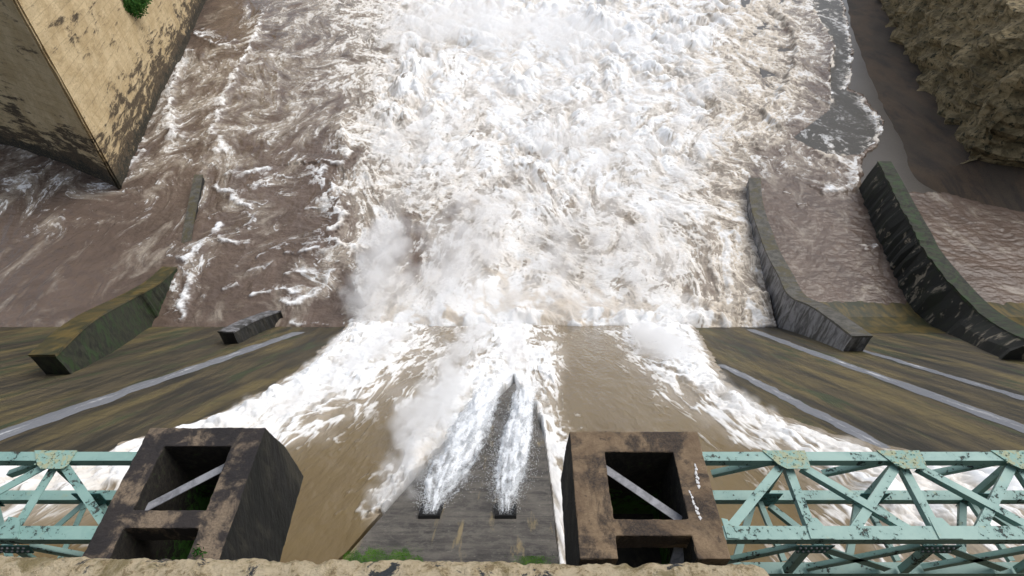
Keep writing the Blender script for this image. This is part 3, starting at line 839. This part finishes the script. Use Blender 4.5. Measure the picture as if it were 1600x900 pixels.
# ------------------------------------------------------------------ hollow pier heads
ZT = 32.0
def pier_head(xl, xr, xi0, xi1, yfar, ya, yb, yc, ynear, mat, side, label, strut, bracket):
    root = empty('pier_head', ((xl + xr) / 2, (yfar + ynear) / 2, 29.85), label, 'concrete pier', 'hollow concrete pier heads below the parapet')
    zb = 29.86
    prof = [(yfar, ZT), (yfar + .22, 31.06), (yfar + .28, 30.4), (yfar + .31, zb)]
    g = .004
    bm = bmesh.new()
    for x0, x1 in ((xl, xi0), (xi1, xr)):
        add_prism(bm, [(x0, ynear, ZT), (x0, yfar, ZT)] + [(x0, y, z) for y, z in prof[1:]] + [(x0, ynear, zb)], (x1 - x0, 0, 0))
    add_prism(bm, [(xi0 - .1, ya, ZT), (xi0 - .1, yfar, ZT)] + [(xi0 - .1, y, z) for y, z in prof[1:]] + [(xi0 - .1, ya, zb)], (xi1 - xi0 + .2, 0, 0))
    add_box(bm, xi0 - .1, xi1 + .1, yc, yb, ZT - .42, ZT)
    bmesh.ops.recalc_face_normals(bm, faces=bm.faces)
    me = bpy.data.meshes.new('frame'); bm.to_mesh(me); bm.free()
    tmp = bpy.data.objects.new('frame', me); COL.objects.link(tmp)
    rm = tmp.modifiers.new('fuse', 'REMESH'); rm.mode = 'VOXEL'; rm.voxel_size = .013
    me2 = bpy.data.meshes.new_from_object(tmp.evaluated_get(bpy.context.evaluated_depsgraph_get()))
    bpy.data.objects.remove(tmp)
    n = len(me2.vertices); cc = np.empty(n * 3, np.float32); me2.vertices.foreach_get('co', cc); cc = cc.reshape(-1, 3)
    nn = np.empty(n * 3, np.float32); me2.vertex_normals.foreach_get('vector', nn); nn = nn.reshape(-1, 3)
    a1 = cc[:, 0] + .37 * cc[:, 2]; a2 = cc[:, 1] - .41 * cc[:, 2]
    worn = 1 - np.max(np.abs(nn), 1)                      # large on arrises only
    d = .007 * fbm(a1 / .12, a2 / .12, 4, 401, .6) + .012 * fbm(a1 / .5, a2 / .5, 2, 405) - worn * (.0 + .10 * np.clip(fbm(a1 / .16, a2 / .16, 3, 409), 0, 1))
    cc += nn * d[:, None]
    me2.vertices.foreach_set('co', cc.ravel()); me2.name = 'frame'
    me2.materials.clear(); o = link_mesh('frame', me2, mat, root); o.matrix_parent_inverse = Matrix.Translation(-root.location)
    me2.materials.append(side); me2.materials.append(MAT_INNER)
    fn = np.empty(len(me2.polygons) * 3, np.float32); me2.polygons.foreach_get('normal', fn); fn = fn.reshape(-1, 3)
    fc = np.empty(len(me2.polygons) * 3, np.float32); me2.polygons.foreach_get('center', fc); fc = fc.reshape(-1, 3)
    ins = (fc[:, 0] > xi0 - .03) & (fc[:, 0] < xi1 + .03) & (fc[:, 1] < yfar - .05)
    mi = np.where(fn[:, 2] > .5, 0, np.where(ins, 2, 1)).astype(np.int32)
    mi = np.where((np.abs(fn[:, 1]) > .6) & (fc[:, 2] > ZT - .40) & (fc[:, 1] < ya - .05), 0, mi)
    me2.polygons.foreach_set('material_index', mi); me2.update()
    bm = bmesh.new(); add_box(bm, xi0 + g, xi1 - g, ynear + .02, ya - .08, zb + .02, zb + .2); bm_obj('floor_slab', bm, MAT_SIDEDARK, root)  # slab coloured black to stand for the shade inside the opening
    bm = bmesh.new(); add_box(bm, xl + .06, xr - .06, .30, ynear + .9, 20.0, zb - .004); bm_obj('corbel', bm, MAT_SIDEDARK, root)
    bm = bmesh.new(); add_angle(bm, strut[0], strut[1], .125, .016, Vector((0,0,1)), -1); bm_obj('brace', bm, MAT_STEEL, root)
    bm = bmesh.new()
    for a, b, w_ in bracket: add_angle(bm, a, b, w_, .014)
    p = bracket[0][0]; bmesh.ops.create_icosphere(bm, subdivisions=1, radius=.018, matrix=Matrix.Translation(p + Vector((0,-.05,.03))))
    bm_obj('bracket', bm, MAT_STEEL, root)
    return root
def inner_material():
    m = M('interior shade with green algae')
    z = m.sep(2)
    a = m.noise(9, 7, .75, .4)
    c = m.mix(m.mr(a, .4, .62), (.010,.009,.007), (.030,.025,.018))  # near-black base paints in the shade of the hollow head
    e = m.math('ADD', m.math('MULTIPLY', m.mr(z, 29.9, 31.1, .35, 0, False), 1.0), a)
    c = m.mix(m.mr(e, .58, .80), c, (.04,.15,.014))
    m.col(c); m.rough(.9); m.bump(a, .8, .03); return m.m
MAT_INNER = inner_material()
def V(px, py, z): return onz(px, py, z)
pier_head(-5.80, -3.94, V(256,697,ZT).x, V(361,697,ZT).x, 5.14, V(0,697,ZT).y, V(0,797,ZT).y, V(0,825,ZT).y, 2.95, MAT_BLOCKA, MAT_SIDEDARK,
          'black stained pier head left of the brown chute, with a rising diagonal brace', (V(214,801,31.72), V(359,726,31.72)),
          [(V(205,822,31.55), V(213,872,31.2), .16), (V(196,800,31.6), V(206,880,31.0), .12)])
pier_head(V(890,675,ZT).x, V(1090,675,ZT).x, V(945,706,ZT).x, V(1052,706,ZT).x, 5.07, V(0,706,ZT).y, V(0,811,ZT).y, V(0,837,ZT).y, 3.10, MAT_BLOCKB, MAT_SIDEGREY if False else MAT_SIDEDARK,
          'tan pier head right of the pier tail, with white drips and a falling diagonal brace', (V(942,730,31.72), V(1064,813,31.72)),
          [(V(1066,848,31.45), V(1056,884,31.3), .17), (V(1084,858,31.45), V(1066,890,31.25), .10)])

# white bird droppings on the right head
m = M('white droppings'); m.col((.72,.72,.72)); m.rough(.9); MAT_WHITE = m.m
def dropping(pts, label):
    bm = bmesh.new(); r = random.Random(len(pts))
    for i in range(len(pts) - 1):
        a, b = V(*pts[i], ZT + .006), V(*pts[i+1], ZT + .006)
        n = 9
        for k in range(n):
            c = a.lerp(b, k / n) + Vector((r.gauss(0, .008), r.gauss(0, .012), 0))
            rr = r.uniform(.006, .019)
            vs = [bm.verts.new(c + Vector((math.cos(q) * rr * r.uniform(.6,1.2), math.sin(q) * rr * r.uniform(.8,1.9), 0))) for q in np.linspace(0, 2*math.pi, 9)[:-1]]
            ct = bm.verts.new(c + Vector((0,0,.006)))
            for q in range(8): bm.faces.new((vs[q], vs[(q+1)%8], ct))
    return tag(bm_obj('bird_droppings', bm, MAT_WHITE), label, 'bird droppings', 'white droppings on the tan pier head')
dropping([(1086,726),(1087,738),(1090,752),(1092,764)], 'white dropping streak nearer the far corner of the tan pier head')
dropping([(1077,768),(1083,784),(1090,800),(1095,813)], 'white dropping streak nearer the crossbar of the tan pier head')

# ------------------------------------------------------------------ green steel trusses
YA, YC, ZL = 4.64, 3.46, 30.72
bm = bmesh.new(); bmesh.ops.create_icosphere(bm, subdivisions=2, radius=.019); BOLT = bpy.data.meshes.new('bolt'); bm.to_mesh(BOLT); bm.free(); BOLT.materials.append(MAT_STEEL)
def truss(x0, x1, nodes, label, ends):
    root = empty('truss_bridge', ((x0 + x1) / 2, YC, ZL), label, 'steel truss', 'green steel trusses beside the pier heads')
    def bar(name, a, b, wd=.11, up=Vector((0,0,1)), flip=1, mat=MAT_PAINT):
        wd *= .86; bm = bmesh.new(); add_angle(bm, a, b, wd, .014, up, flip); return bm_obj(name, bm, mat, root)
    za = ZT - .02
    def chord(name, y, z, wd):
        bm = bmesh.new(); add_bar(bm, (x0, y, z), (x1, y, z), wd, .016); add_bar(bm, (x0, y - wd / 2 + .009, z - .078), (x1, y - wd / 2 + .009, z - .078), .016, .136); add_bar(bm, (x0, y + wd / 2 - .009, z - .078), (x1, y + wd / 2 - .009, z - .078), .016, .136)
        bm_obj(name, bm, MAT_PAINT, root)
    chord('top_chord', YA, za, .15); chord('top_chord', YC, za, .19)
    chord('bottom_chord', YA, ZL, .17); chord('bottom_chord', YC, ZL, .17)
    for i, x in enumerate(nodes):
        # flat lateral gusset on the far chord
        bm = bmesh.new()
        pts = [(x - .34, YA + .09), (x + .32, YA + .09), (x + .31, YA - .17), (x + .26, YA - .22), (x - .06, YA - .22), (x - .16, YA - .15)]
        add_prism(bm, [(a, b, za + .012) for a, b in pts], (0, 0, .014))
        r = random.Random(i + 3)
        for q in range(11):
            c = Vector((x + r.uniform(-.22, .24), YA + r.uniform(-.17, .06), za + .028)); bmesh.ops.create_icosphere(bm, subdivisions=1, radius=.014, matrix=Matrix.Translation(c))
        bm_obj('gusset_plate', bm, MAT_LICHEN, root)
        # gusset on the near chord, flat and hanging
        bm = bmesh.new()
        pts = [(x - .09, YC - .09), (x + .24, YC - .09), (x + .10, YC + .20), (x - .08, YC + .22)]
        add_prism(bm, [(a, b, za + .012) for a, b in pts], (0, 0, .014))
        bm_obj('gusset_plate', bm, MAT_PAINT, root)
        bm = bmesh.new()
        pts = [(x - .24, za - .15), (x + .30, za - .15), (x + .24, za - .40), (x - .16, za - .40)]
        add_prism(bm, [(a, YC - .12, b) for a, b in pts], (0, .014, 0))
        pl = bm_obj('bolted_plate', bm, MAT_PAINTSHADE, root)
        for q in range(12):
            c = Vector((x - .17 + .075 * (q % 6), YC - .122, za - .21 - .11 * (q // 6)))
            bo = bpy.data.objects.new('bolt', BOLT); COL.objects.link(bo); bo.parent = pl; bo.location = c
        bm = bmesh.new()
        pts = [(x - .22, ZL + .25), (x + .26, ZL + .25), (x + .22, ZL - .2), (x - .2, ZL - .2)]
        add_prism(bm, [(a, YA - .10, b) for a, b in pts], (0, .014, 0)); 
        for q in range(10):
            c = Vector((x - .15 + .08 * (q % 5), YA - .105, ZL + .13 - .2 * (q // 5))); bmesh.ops.create_icosphere(bm, subdivisions=1, radius=.017, matrix=Matrix.Translation(c))
        bm_obj('bolted_plate', bm, MAT_PAINTSHADE, root)
        g = .02
        bar('cross_strut', (x + .03, YA - .12, za - g - .07), (x + .03, YC + .1, za - g - .07), .15)
        bar('lateral_brace', (x - .10, YA - .13, za - g - .045), (x - 1.17, YC + .06, za - g - .045), .15)
        bar('lateral_brace', (x + .22, YA - .14, za - g - .02), (x + 1.40, YC + .05, za - g - .02), .14)
        bar('post', (x - .02, YA - .08, za - .15), (x - .02, YA - .08, ZL + .05), .12, Vector((0,-1,0)))
        bar('post', (x + .0, YC - .09, za - .38), (x - .0, YC - .09, ZL + .05), .14, Vector((0,-1,0)))
        # K diagonals in the two side planes
        bar('diagonal', (x - .12, YA - .03, za - .12), (x - 1.0, YA - .03, za - .55), .12, Vector((0,-1,0)))
        for s in (-1, 1):
            bar('diagonal', (x + s * .15, YC - .07, za - .33), (x + s * 1.5, YC - .07, ZL + .12), .15, Vector((0,-1,0)), s)
        bar('floor_brace', (x - .06, YA - .12, ZL + .02), (x + .02, YC + .1, ZL + .02), .10)
        bar('floor_brace', (x - .16, YA - .12, ZL - .06), (x - .72, YC + .1, ZL - .06), .12)
        bar('floor_brace', (x + .14, YA - .12, ZL - .10), (x + 1.0, YC + .1, ZL - .10), .12)
        if i == 0:
            bm = bmesh.new()
            xx = x - 1.19
            add_prism(bm, [(xx - .05, YC - .08, za + .014), (xx + .12, YC - .09, za + .014), (xx + .02, YC + .18, za + .014), (xx - .06, YC + .2, za + .014)], (0, 0, .014)); bm_obj('gusset_plate', bm, MAT_PAINT, root)
    return root
m = M('shaded sea green paint'); a_ = m.noise(9, 7, .7, .3)  # same sea green, darkened in colour as shade on the hanging plates
m.col(m.mix(m.mr(a_, .52, .6), (.06,.19,.19), (.02,.05,.05))); m.rough(.6); MAT_PAINTSHADE = m.m
truss(2.93, 12.5, [4.21, 5.98, 7.75, 9.52, 11.3], 'green steel truss running right from the tan pier head', None)
truss(-15.5, -5.80, [-14.2, -12.4, -10.6, -8.85, -7.05], 'green steel truss behind the black stained pier head on the left', None)

# ------------------------------------------------------------------ parapet
def parapet():
    n, c = 900, 120
    xs = np.linspace(-2.6, .475, n).astype(np.float32)
    # cross-section: front bottom, front face, rounded shoulder, top, back
    sec = []
    for k in range(30): sec.append((.0, -.55 + .52 * k / 29))
    for k in range(10): a = math.pi / 2 * (k + 1) / 11; sec.append((-.03 * (1 - math.cos(a)), -.03 + .03 * math.sin(a)))
    for k in range(60): sec.append((-.03 - .55 * k / 59, 0))
    for k in range(20): sec.append((-.60, -.02 - .5 * k / 19))
    sec = np.array(sec, np.float32); c = len(sec)
    X = np.repeat(xs[None], c, 0)
    Yo = sec[:, 0:1] + 0 * X; Zo = sec[:, 1:2] + 0 * X
    u = np.cumsum(np.r_[0, np.hypot(*np.diff(sec, axis=0).T)]).astype(np.float32)[:, None] + 0 * X
    rough_ = fbm(X / .05, u / .05, 4, 201, .6) * .0032 + fbm(X / .013, u / .013, 2, 207) * .0028 + fbm(X / .3, u / .3, 2, 203) * .003 - .0025 * sstep(.18, .32, fbm(X / .09, u / .09, 3, 205))
    fy = .397 - .010 * (X + .6)
    endr = sstep(.475, .40, X)
    fy = fy - .10 * (1 - endr) ** 2
    top = 39.0 - .035 * (1 - endr) ** 2 + 0 * X
    notch = np.exp(-((X + .33) / .012) ** 2) * .007 + np.exp(-((X - .21) / .012) ** 2) * .006
    Y = fy + Yo + rough_ * .9 - notch * (Yo > -.06); Z = top + Zo + rough_ * .8
    o = grid_mesh('parapet_wall', X, Y, Z, MAT_PARAPET, {}, None, True)
    # close the rounded end
    bm = bmesh.new(); bm.from_mesh(o.data); bm.verts.ensure_lookup_table()
    e = [bm.verts[i * n + n - 1] for i in range(c)]; bm.faces.new(e); bm.to_mesh(o.data); bm.free()
    return tag(o, 'rough cream concrete parapet with dark patches along the bottom edge', 'parapet')
parapet()

# ------------------------------------------------------------------ moss, weed and shrub
def tufts(name, mat, spots, n, size, label, kind=None, cat=None, r=None, flat=True):
    r = random.Random(5); bm = bmesh.new()
    for i in range(n):
        c, nr = spots(r)
        d = Vector((r.gauss(0, 1), r.gauss(0, 1), r.gauss(0, 1))).normalized()
        a = (nr * r.uniform(.3, 1) + d * .8).normalized(); b = a.cross(d).normalized()
        s = size * r.uniform(.5, 1.4)
        v = [bm.verts.new(c - b * s * .3), bm.verts.new(c + a * s * .6 + b * s * .35), bm.verts.new(c + a * s * 1.3), bm.verts.new(c + a * s * .6 - b * s * .35)]
        bm.faces.new((v[0], v[1], v[2], v[3]))
    me = bpy.data.meshes.new(name); bm.to_mesh(me); bm.free()
    return tag(link_mesh(name, me, mat), label, cat, None, kind)
def mossA(r):
    while True:
        px, py = r.uniform(535, 662), r.uniform(852, 905)
        lim = 861 + 4 * math.sin(px / 7.3) + 3 * math.sin(px / 3.1 + 1) + max(0, (px - 625) * .25) + r.gauss(0, 1.6)
        if (py > lim or r.random() < .05) and px > 553 - (py - 852) * 1.0: break
    p = onface(px, py, RAMP_OFF + .005); return p, fnor * .5
tufts('moss', MAT_MOSS, mossA, 16000, .016, 'bright green moss on the pier tail at its lower left', 'stuff')
def mossB(r):
    px, py = r.gauss(832, 14), r.uniform(869, 905)
    return onface(px, py, RAMP_OFF + .005), fnor
tufts('moss', MAT_MOSS, mossB, 5000, .014, 'small patch of dark green moss by the right edge of the pier tail', 'stuff')
wp = V(312, 864, ZT)
tufts('weed', MAT_LEAF, lambda r: (wp + Vector((r.gauss(0, .03), r.gauss(0, .03), abs(r.gauss(0, .04)))), Vector((0, -.3, 1))), 46, .035, 'small green weed growing on the left pier head by the parapet', None, 'weed')
# the shrub hangs on the retaining wall in the far left corner
base = onz(260, 137)
SZ = min((abs(project(base.x, base.y, z_)[1] - 8), z_) for z_ in np.linspace(5, 24, 200))[1]   # height on the wall
def shrub_pt(r):
    d = Vector((r.gauss(0, 1), r.gauss(0, 1), r.gauss(0, 1))).normalized() * (1.9 * r.random() ** .4)
    k = r.choice([(0,0,0), (.8,1.6,.8), (-.4,-1.2,1.1)])
    return Vector((base.x + .5 + d.x * .7 + k[0] * .3, base.y + d.y + k[1], SZ + d.z * .9 + k[2])), Vector((.6, -.4, .6))
sh = empty('shrub', (base.x, base.y, SZ - 1.5), 'dark green shrub clinging high on the tall sandy wall', 'shrub')
cr = tufts('foliage', MAT_LEAF, shrub_pt, 3800, .28, None); cr.parent = sh; cr.matrix_parent_inverse = Matrix.Translation(-sh.location)
bm = bmesh.new()
for k in range(6):
    a = Vector((base.x - .2, base.y, SZ - 1.5)); b = Vector((base.x + .6 + random.uniform(-.3,.5), base.y + random.uniform(-1.6,1.6), SZ + random.uniform(-.3,1.0)))
    add_bar(bm, a, b, .09, .09)
bm_obj('stem', bm, MAT_BANK, sh)

# ------------------------------------------------------------------ jets from the two outlets
def jet_material():
    m = M('aerated jet'); d = m.attr('dens')
    n = m.noise(14, 5, .75, .2); n2 = m.noise(4, 5, .7, .4, m.coord((1,.4,.4)))
    e = m.math('MULTIPLY_ADD', m.math('SUBTRACT', n, .5), 1.1, d)
    e = m.math('MULTIPLY_ADD', m.math('SUBTRACT', n2, .5), .8, e)
    m.col((.86,.89,.92)); m.rough(.6)
    m.ln(m.mr(e, .30, 1.05, 0, .92), m.b.inputs['Alpha']); m.bump(n, .4, .03)
    return m.m
MAT_JET = jet_material()
def jet(path, label, seed):
    root = empty('water_jet', onface(*path[0][:2], RAMP_OFF), label, 'water jet', 'jets from the two sluice openings')
    pts = [(onface(p[0], p[1], RAMP_OFF + p[3]), p[2], p[4]) for p in path]
    n, c = 240, 64
    C_, W_, Hh = [], [], []
    m = len(pts) - 1
    for i in range(n):
        f = i / (n - 1) * m; k = min(int(f), m - 1); t = f - k
        C_.append(pts[k][0].lerp(pts[k+1][0], t)); W_.append(pts[k][1] * (1-t) + pts[k+1][1] * t); Hh.append(pts[k][2] * (1-t) + pts[k+1][2] * t)
    C_ = np.array([tuple(v) for v in C_], np.float32); W_ = np.array(W_, np.float32); Hh = np.array(Hh, np.float32)
    ang = np.linspace(0, 2 * np.pi, c).astype(np.float32)
    S = np.linspace(0, 1, n).astype(np.float32)
    A, SS = np.meshgrid(ang, S, indexing='xy')
    L = np.linalg.norm(C_[-1] - C_[0])
    u = np.cos(A) * 1.6; v = SS * L
    bump = billow(u * 3.0 + np.sin(A) * 2, v * 1.7, 4, seed, .6)
    k = .80 + .16 * bump + .25 * fbm(u * 1.5, v * .7, 3, seed + 5)
    X = C_[:, 0][:, None] + np.cos(A) * W_[:, None] * k
    hgt = np.maximum(np.sin(A), -.3) * Hh[:, None] * k
    Y = C_[:, 1][:, None] + fnor.y * hgt; Z = C_[:, 2][:, None] + fnor.z * hgt
    side_ = np.abs(np.sin(A)) ** .7
    dens = np.clip((.32 + .62 * SS + .9 * fbm(u * 2.2, v * .55, 4, seed + 8, .6)) * side_ + .25 * side_, 0, 1)
    dens *= sstep(1.0, .86, SS)
    grid_mesh('jet_core', X.T, Y.T, Z.T, MAT_JET, {'dens': dens.T}).parent = root
    o = [q for q in COL.objects if q.parent == root][-1]; o.matrix_parent_inverse = Matrix.Translation(-root.location)
    # droplets thrown off round the core
    r = np.random.default_rng(seed)
    N = 11000
    s = r.random(N) ** 1.1; f = s * (n - 1); ii = f.astype(int)
    a = r.random(N) * np.pi
    rad = np.abs(r.normal(0.8, .34, N)); 
    p = C_[ii].copy()
    p[:, 0] += np.cos(a) * W_[ii] * rad * (1.15 - .1 * s)
    hh = np.sin(a) * Hh[ii] * rad
    p[:, 1] += fnor.y * hh + r.normal(0, .1, N); p[:, 2] += fnor.z * hh + .02
    sz = r.uniform(.003, .0095, N) * (1 + .5 * s)
    octa = np.array([(1,0,0),(-1,0,0),(0,1,0),(0,-1,0),(0,0,1),(0,0,-1)], np.float32)
    fc = np.array([(0,2,4),(2,1,4),(1,3,4),(3,0,4),(2,0,5),(1,2,5),(3,1,5),(0,3,5)])
    vv = (p[:, None] + octa[None] * sz[:, None, None]).reshape(-1, 3)
    ff = (fc[None] + 6 * np.arange(N)[:, None, None]).reshape(-1, 3)
    me = bpy.data.meshes.new('droplets'); me.from_pydata(vv.tolist(), [], ff.tolist())
    d = link_mesh('droplets', me, MAT_DROP, root); d.matrix_parent_inverse = Matrix.Translation(-root.location); d['kind'] = 'stuff'
    return root
m = M('white droplets'); m.col((.85,.88,.9)); m.rough(.5); MAT_DROP = m.m
#        px   py  half-width  lift  height
jet([(672,803,.17,.02,.10),(680,778,.40,.08,.22),(695,750,.64,.16,.36),(716,710,.76,.25,.45),(736,672,.72,.35,.5),(752,642,.66,.4,.5),(768,604,.7,.4,.5)], 'left water jet shooting from the opening beside the wide foam billows', 301)
jet([(790,803,.17,.02,.10),(792,770,.38,.08,.22),(797,740,.54,.16,.34),(803,705,.62,.25,.42),(812,668,.56,.35,.45),(817,640,.50,.4,.45),(820,602,.6,.4,.5)], 'right water jet shooting from the opening nearest the tan pier head', 307)

# ------------------------------------------------------------------ spray and mist (fog built from puffs)
def mist_material(name, dens, scale, lo, hi):
    m = M(name); nt = m.t; nt.nodes.remove(m.b)
    out = [n for n in nt.nodes if n.type == 'OUTPUT_MATERIAL'][0]
    pv = nt.nodes.new('ShaderNodeVolumePrincipled')
    pv.inputs['Color'].default_value = (1,1,1,1); pv.inputs['Anisotropy'].default_value = -.1
    n = m.noise(scale, 4, .6, .6)
    m.ln(m.mr(n, lo, hi, .05, dens), pv.inputs['Density'])
    m.ln(pv.outputs[0], out.inputs['Volume']); return m.m

def fog(name, P_, R_, vox, mat, label):
    me = bpy.data.meshes.new(name); me.from_pydata([tuple(p) for p in P_], [], [])
    a = me.attributes.new('rad', 'FLOAT', 'POINT'); a.data.foreach_set('value', np.asarray(R_, np.float32))
    o = bpy.data.objects.new(name, me); COL.objects.link(o)
    g = bpy.data.node_groups.new('puffs to fog', 'GeometryNodeTree')
    g.interface.new_socket('Geometry', in_out='INPUT', socket_type='NodeSocketGeometry'); g.interface.new_socket('Geometry', in_out='OUTPUT', socket_type='NodeSocketGeometry')
    N = g.nodes.new
    gi, go, mp, na, pt, sm = N('NodeGroupInput'), N('NodeGroupOutput'), N('GeometryNodeMeshToPoints'), N('GeometryNodeInputNamedAttribute'), N('GeometryNodePointsToVolume'), N('GeometryNodeSetMaterial')
    na.inputs[0].default_value = 'rad'; pt.resolution_mode = 'VOXEL_SIZE'
    pt.inputs['Voxel Size'].default_value = vox; pt.inputs['Density'].default_value = 1; sm.inputs['Material'].default_value = mat
    l = g.links.new
    l(gi.outputs[0], mp.inputs[0]); l(na.outputs[0], mp.inputs['Radius']); l(mp.outputs[0], pt.inputs['Points']); l(na.outputs[0], pt.inputs['Radius'])
    l(pt.outputs[0], sm.inputs[0]); l(sm.outputs[0], go.inputs[0])
    md = o.modifiers.new('fog', 'NODES'); md.node_group = g
    return tag(o, label, kind='stuff')

pts, rad = [], []
def puffs(a, b, n, spread, r0, r1, h0=0.0, h1=1.0):
    """n puffs strewn along a line between two points of the site"""
    a, b = Vector(a), Vector(b)
    for _ in range(n):
        t = random.random()
        p = a.lerp(b, t) + Vector((random.gauss(0, spread), random.gauss(0, spread), random.uniform(h0, h1)))
        pts.append(p); rad.append(random.uniform(r0, r1))
F = onface
# along the toe, where the sheet plunges in
puffs(onz(575,490), onz(720,484), 200, 1.0, .4, 1.0, .2, 2.2)
puffs(onz(720,486), onz(870,486), 150, 1.0, .4, 1.0, .2, 1.8)
puffs(onz(870,486), onz(1060,486), 150, 1.0, .3, .9, .2, 1.6)
# column left of the middle plume and the veil over the foam
puffs(onz(590,478), onz(605,390), 230, 1.0, .4, 1.1, .3, 4.0)
puffs(onz(700,470), onz(755,330), 150, 1.7, .5, 1.3, .3, 2.6)
puffs(onz(860,470), onz(880,350), 60, 1.6, .5, 1.1, .3, 2.0)
puffs(onz(980,460), onz(1000,360), 50, 1.8, .5, 1.1, .3, 2.0)
puffs(onz(560,500), onz(1080,496), 300, .7, .3, .8, .0, 1.2)
fog('spray', pts, rad, .28, mist_material('spray at the toe', .50, .6, .34, .66), 'white spray rising where the sheet plunges into the basin')
pts, rad = [], []
# plumes hugging the face
puffs(F(350,672,.0), F(480,600,.1), 260, .30, .10, .28, -.1, .25)
puffs(F(420,670,.1), F(520,612,.2), 200, .5, .18, .42, -.2, .2)
puffs(F(480,600,.1), F(548,520,.2), 260, .35, .14, .36, -.1, .35)
puffs(F(520,606,.3), F(630,524,.4), 240, .8, .22, .55, -.2, .5)
puffs(F(606,796,.2), F(650,690,.6), 170, .28, .12, .34, -.1, .5)
puffs(F(650,690,.5), F(705,606,.6), 200, .42, .22, .6, -.1, .9)
puffs(F(690,600,.4), F(760,508,.5), 200, .7, .22, .55, -.1, .5)
puffs(F(803,590,.3), F(808,505,.7), 260, .35, .15, .42, -.1, .6)
puffs(F(864,720,.0), F(834,600,.3), 110, .16, .1, .26, -.1, .3)
puffs(F(1000,522,.3), F(1070,572,.3), 170, .7, .3, .8, -.2, .8)
puffs(F(1085,580,.2), F(1190,662,.2), 120, .4, .2, .4, -.2, .2)
puffs(F(1210,675,.1), F(1370,724,.1), 70, .3, .15, .35, -.2, .1)
# haze of droplets round the jets
puffs(F(690,760,.5), F(748,655,.7), 240, .26, .12, .30, -.15, .3)
puffs(F(792,770,.4), F(812,655,.7), 240, .21, .12, .26, -.15, .3)
fog('spray', pts, rad, .13, mist_material('spray on the face', 1.1, 1.5, .34, .66), 'white spray billowing off the plumes on the spillway face')
pts, rad = [], []
# soft veils above the boil
puffs(onz(700,60), onz(950,60), 150, 5, 1.0, 2.6, .4, 3.4)
puffs(onz(640,60), onz(760,20), 60, 4, 1.0, 2.4, .4, 3)
puffs(onz(1060,155), onz(1130,150), 30, 1.4, .7, 1.5, .8, 2.4)
puffs(onz(620,240), onz(700,200), 45, 3, .8, 1.6, .4, 2.0)
puffs(onz(820,220), onz(1050,230), 70, 4, .8, 1.8, .4, 2.0)
fog('spray', pts, rad, .45, mist_material('veil over the boil', .22, .4, .34, .66), 'soft veils of mist hanging over the boiling foam')
pts, rad = [], []
for _ in range(900):
    py_ = 20 + 440 * random.random(); t_ = py_ / 460
    c_ = onz(random.uniform(610 - 10 * t_, 1120 - 60 * t_), py_)
    pts.append(c_ + Vector((0, 0, random.uniform(.1, 1.3)))); rad.append(random.uniform(.5, 1.5))
fog('spray', pts, rad, .36, mist_material('low spray', .22, .7, .36, .62), 'thin low spray lying on the boiling foam')
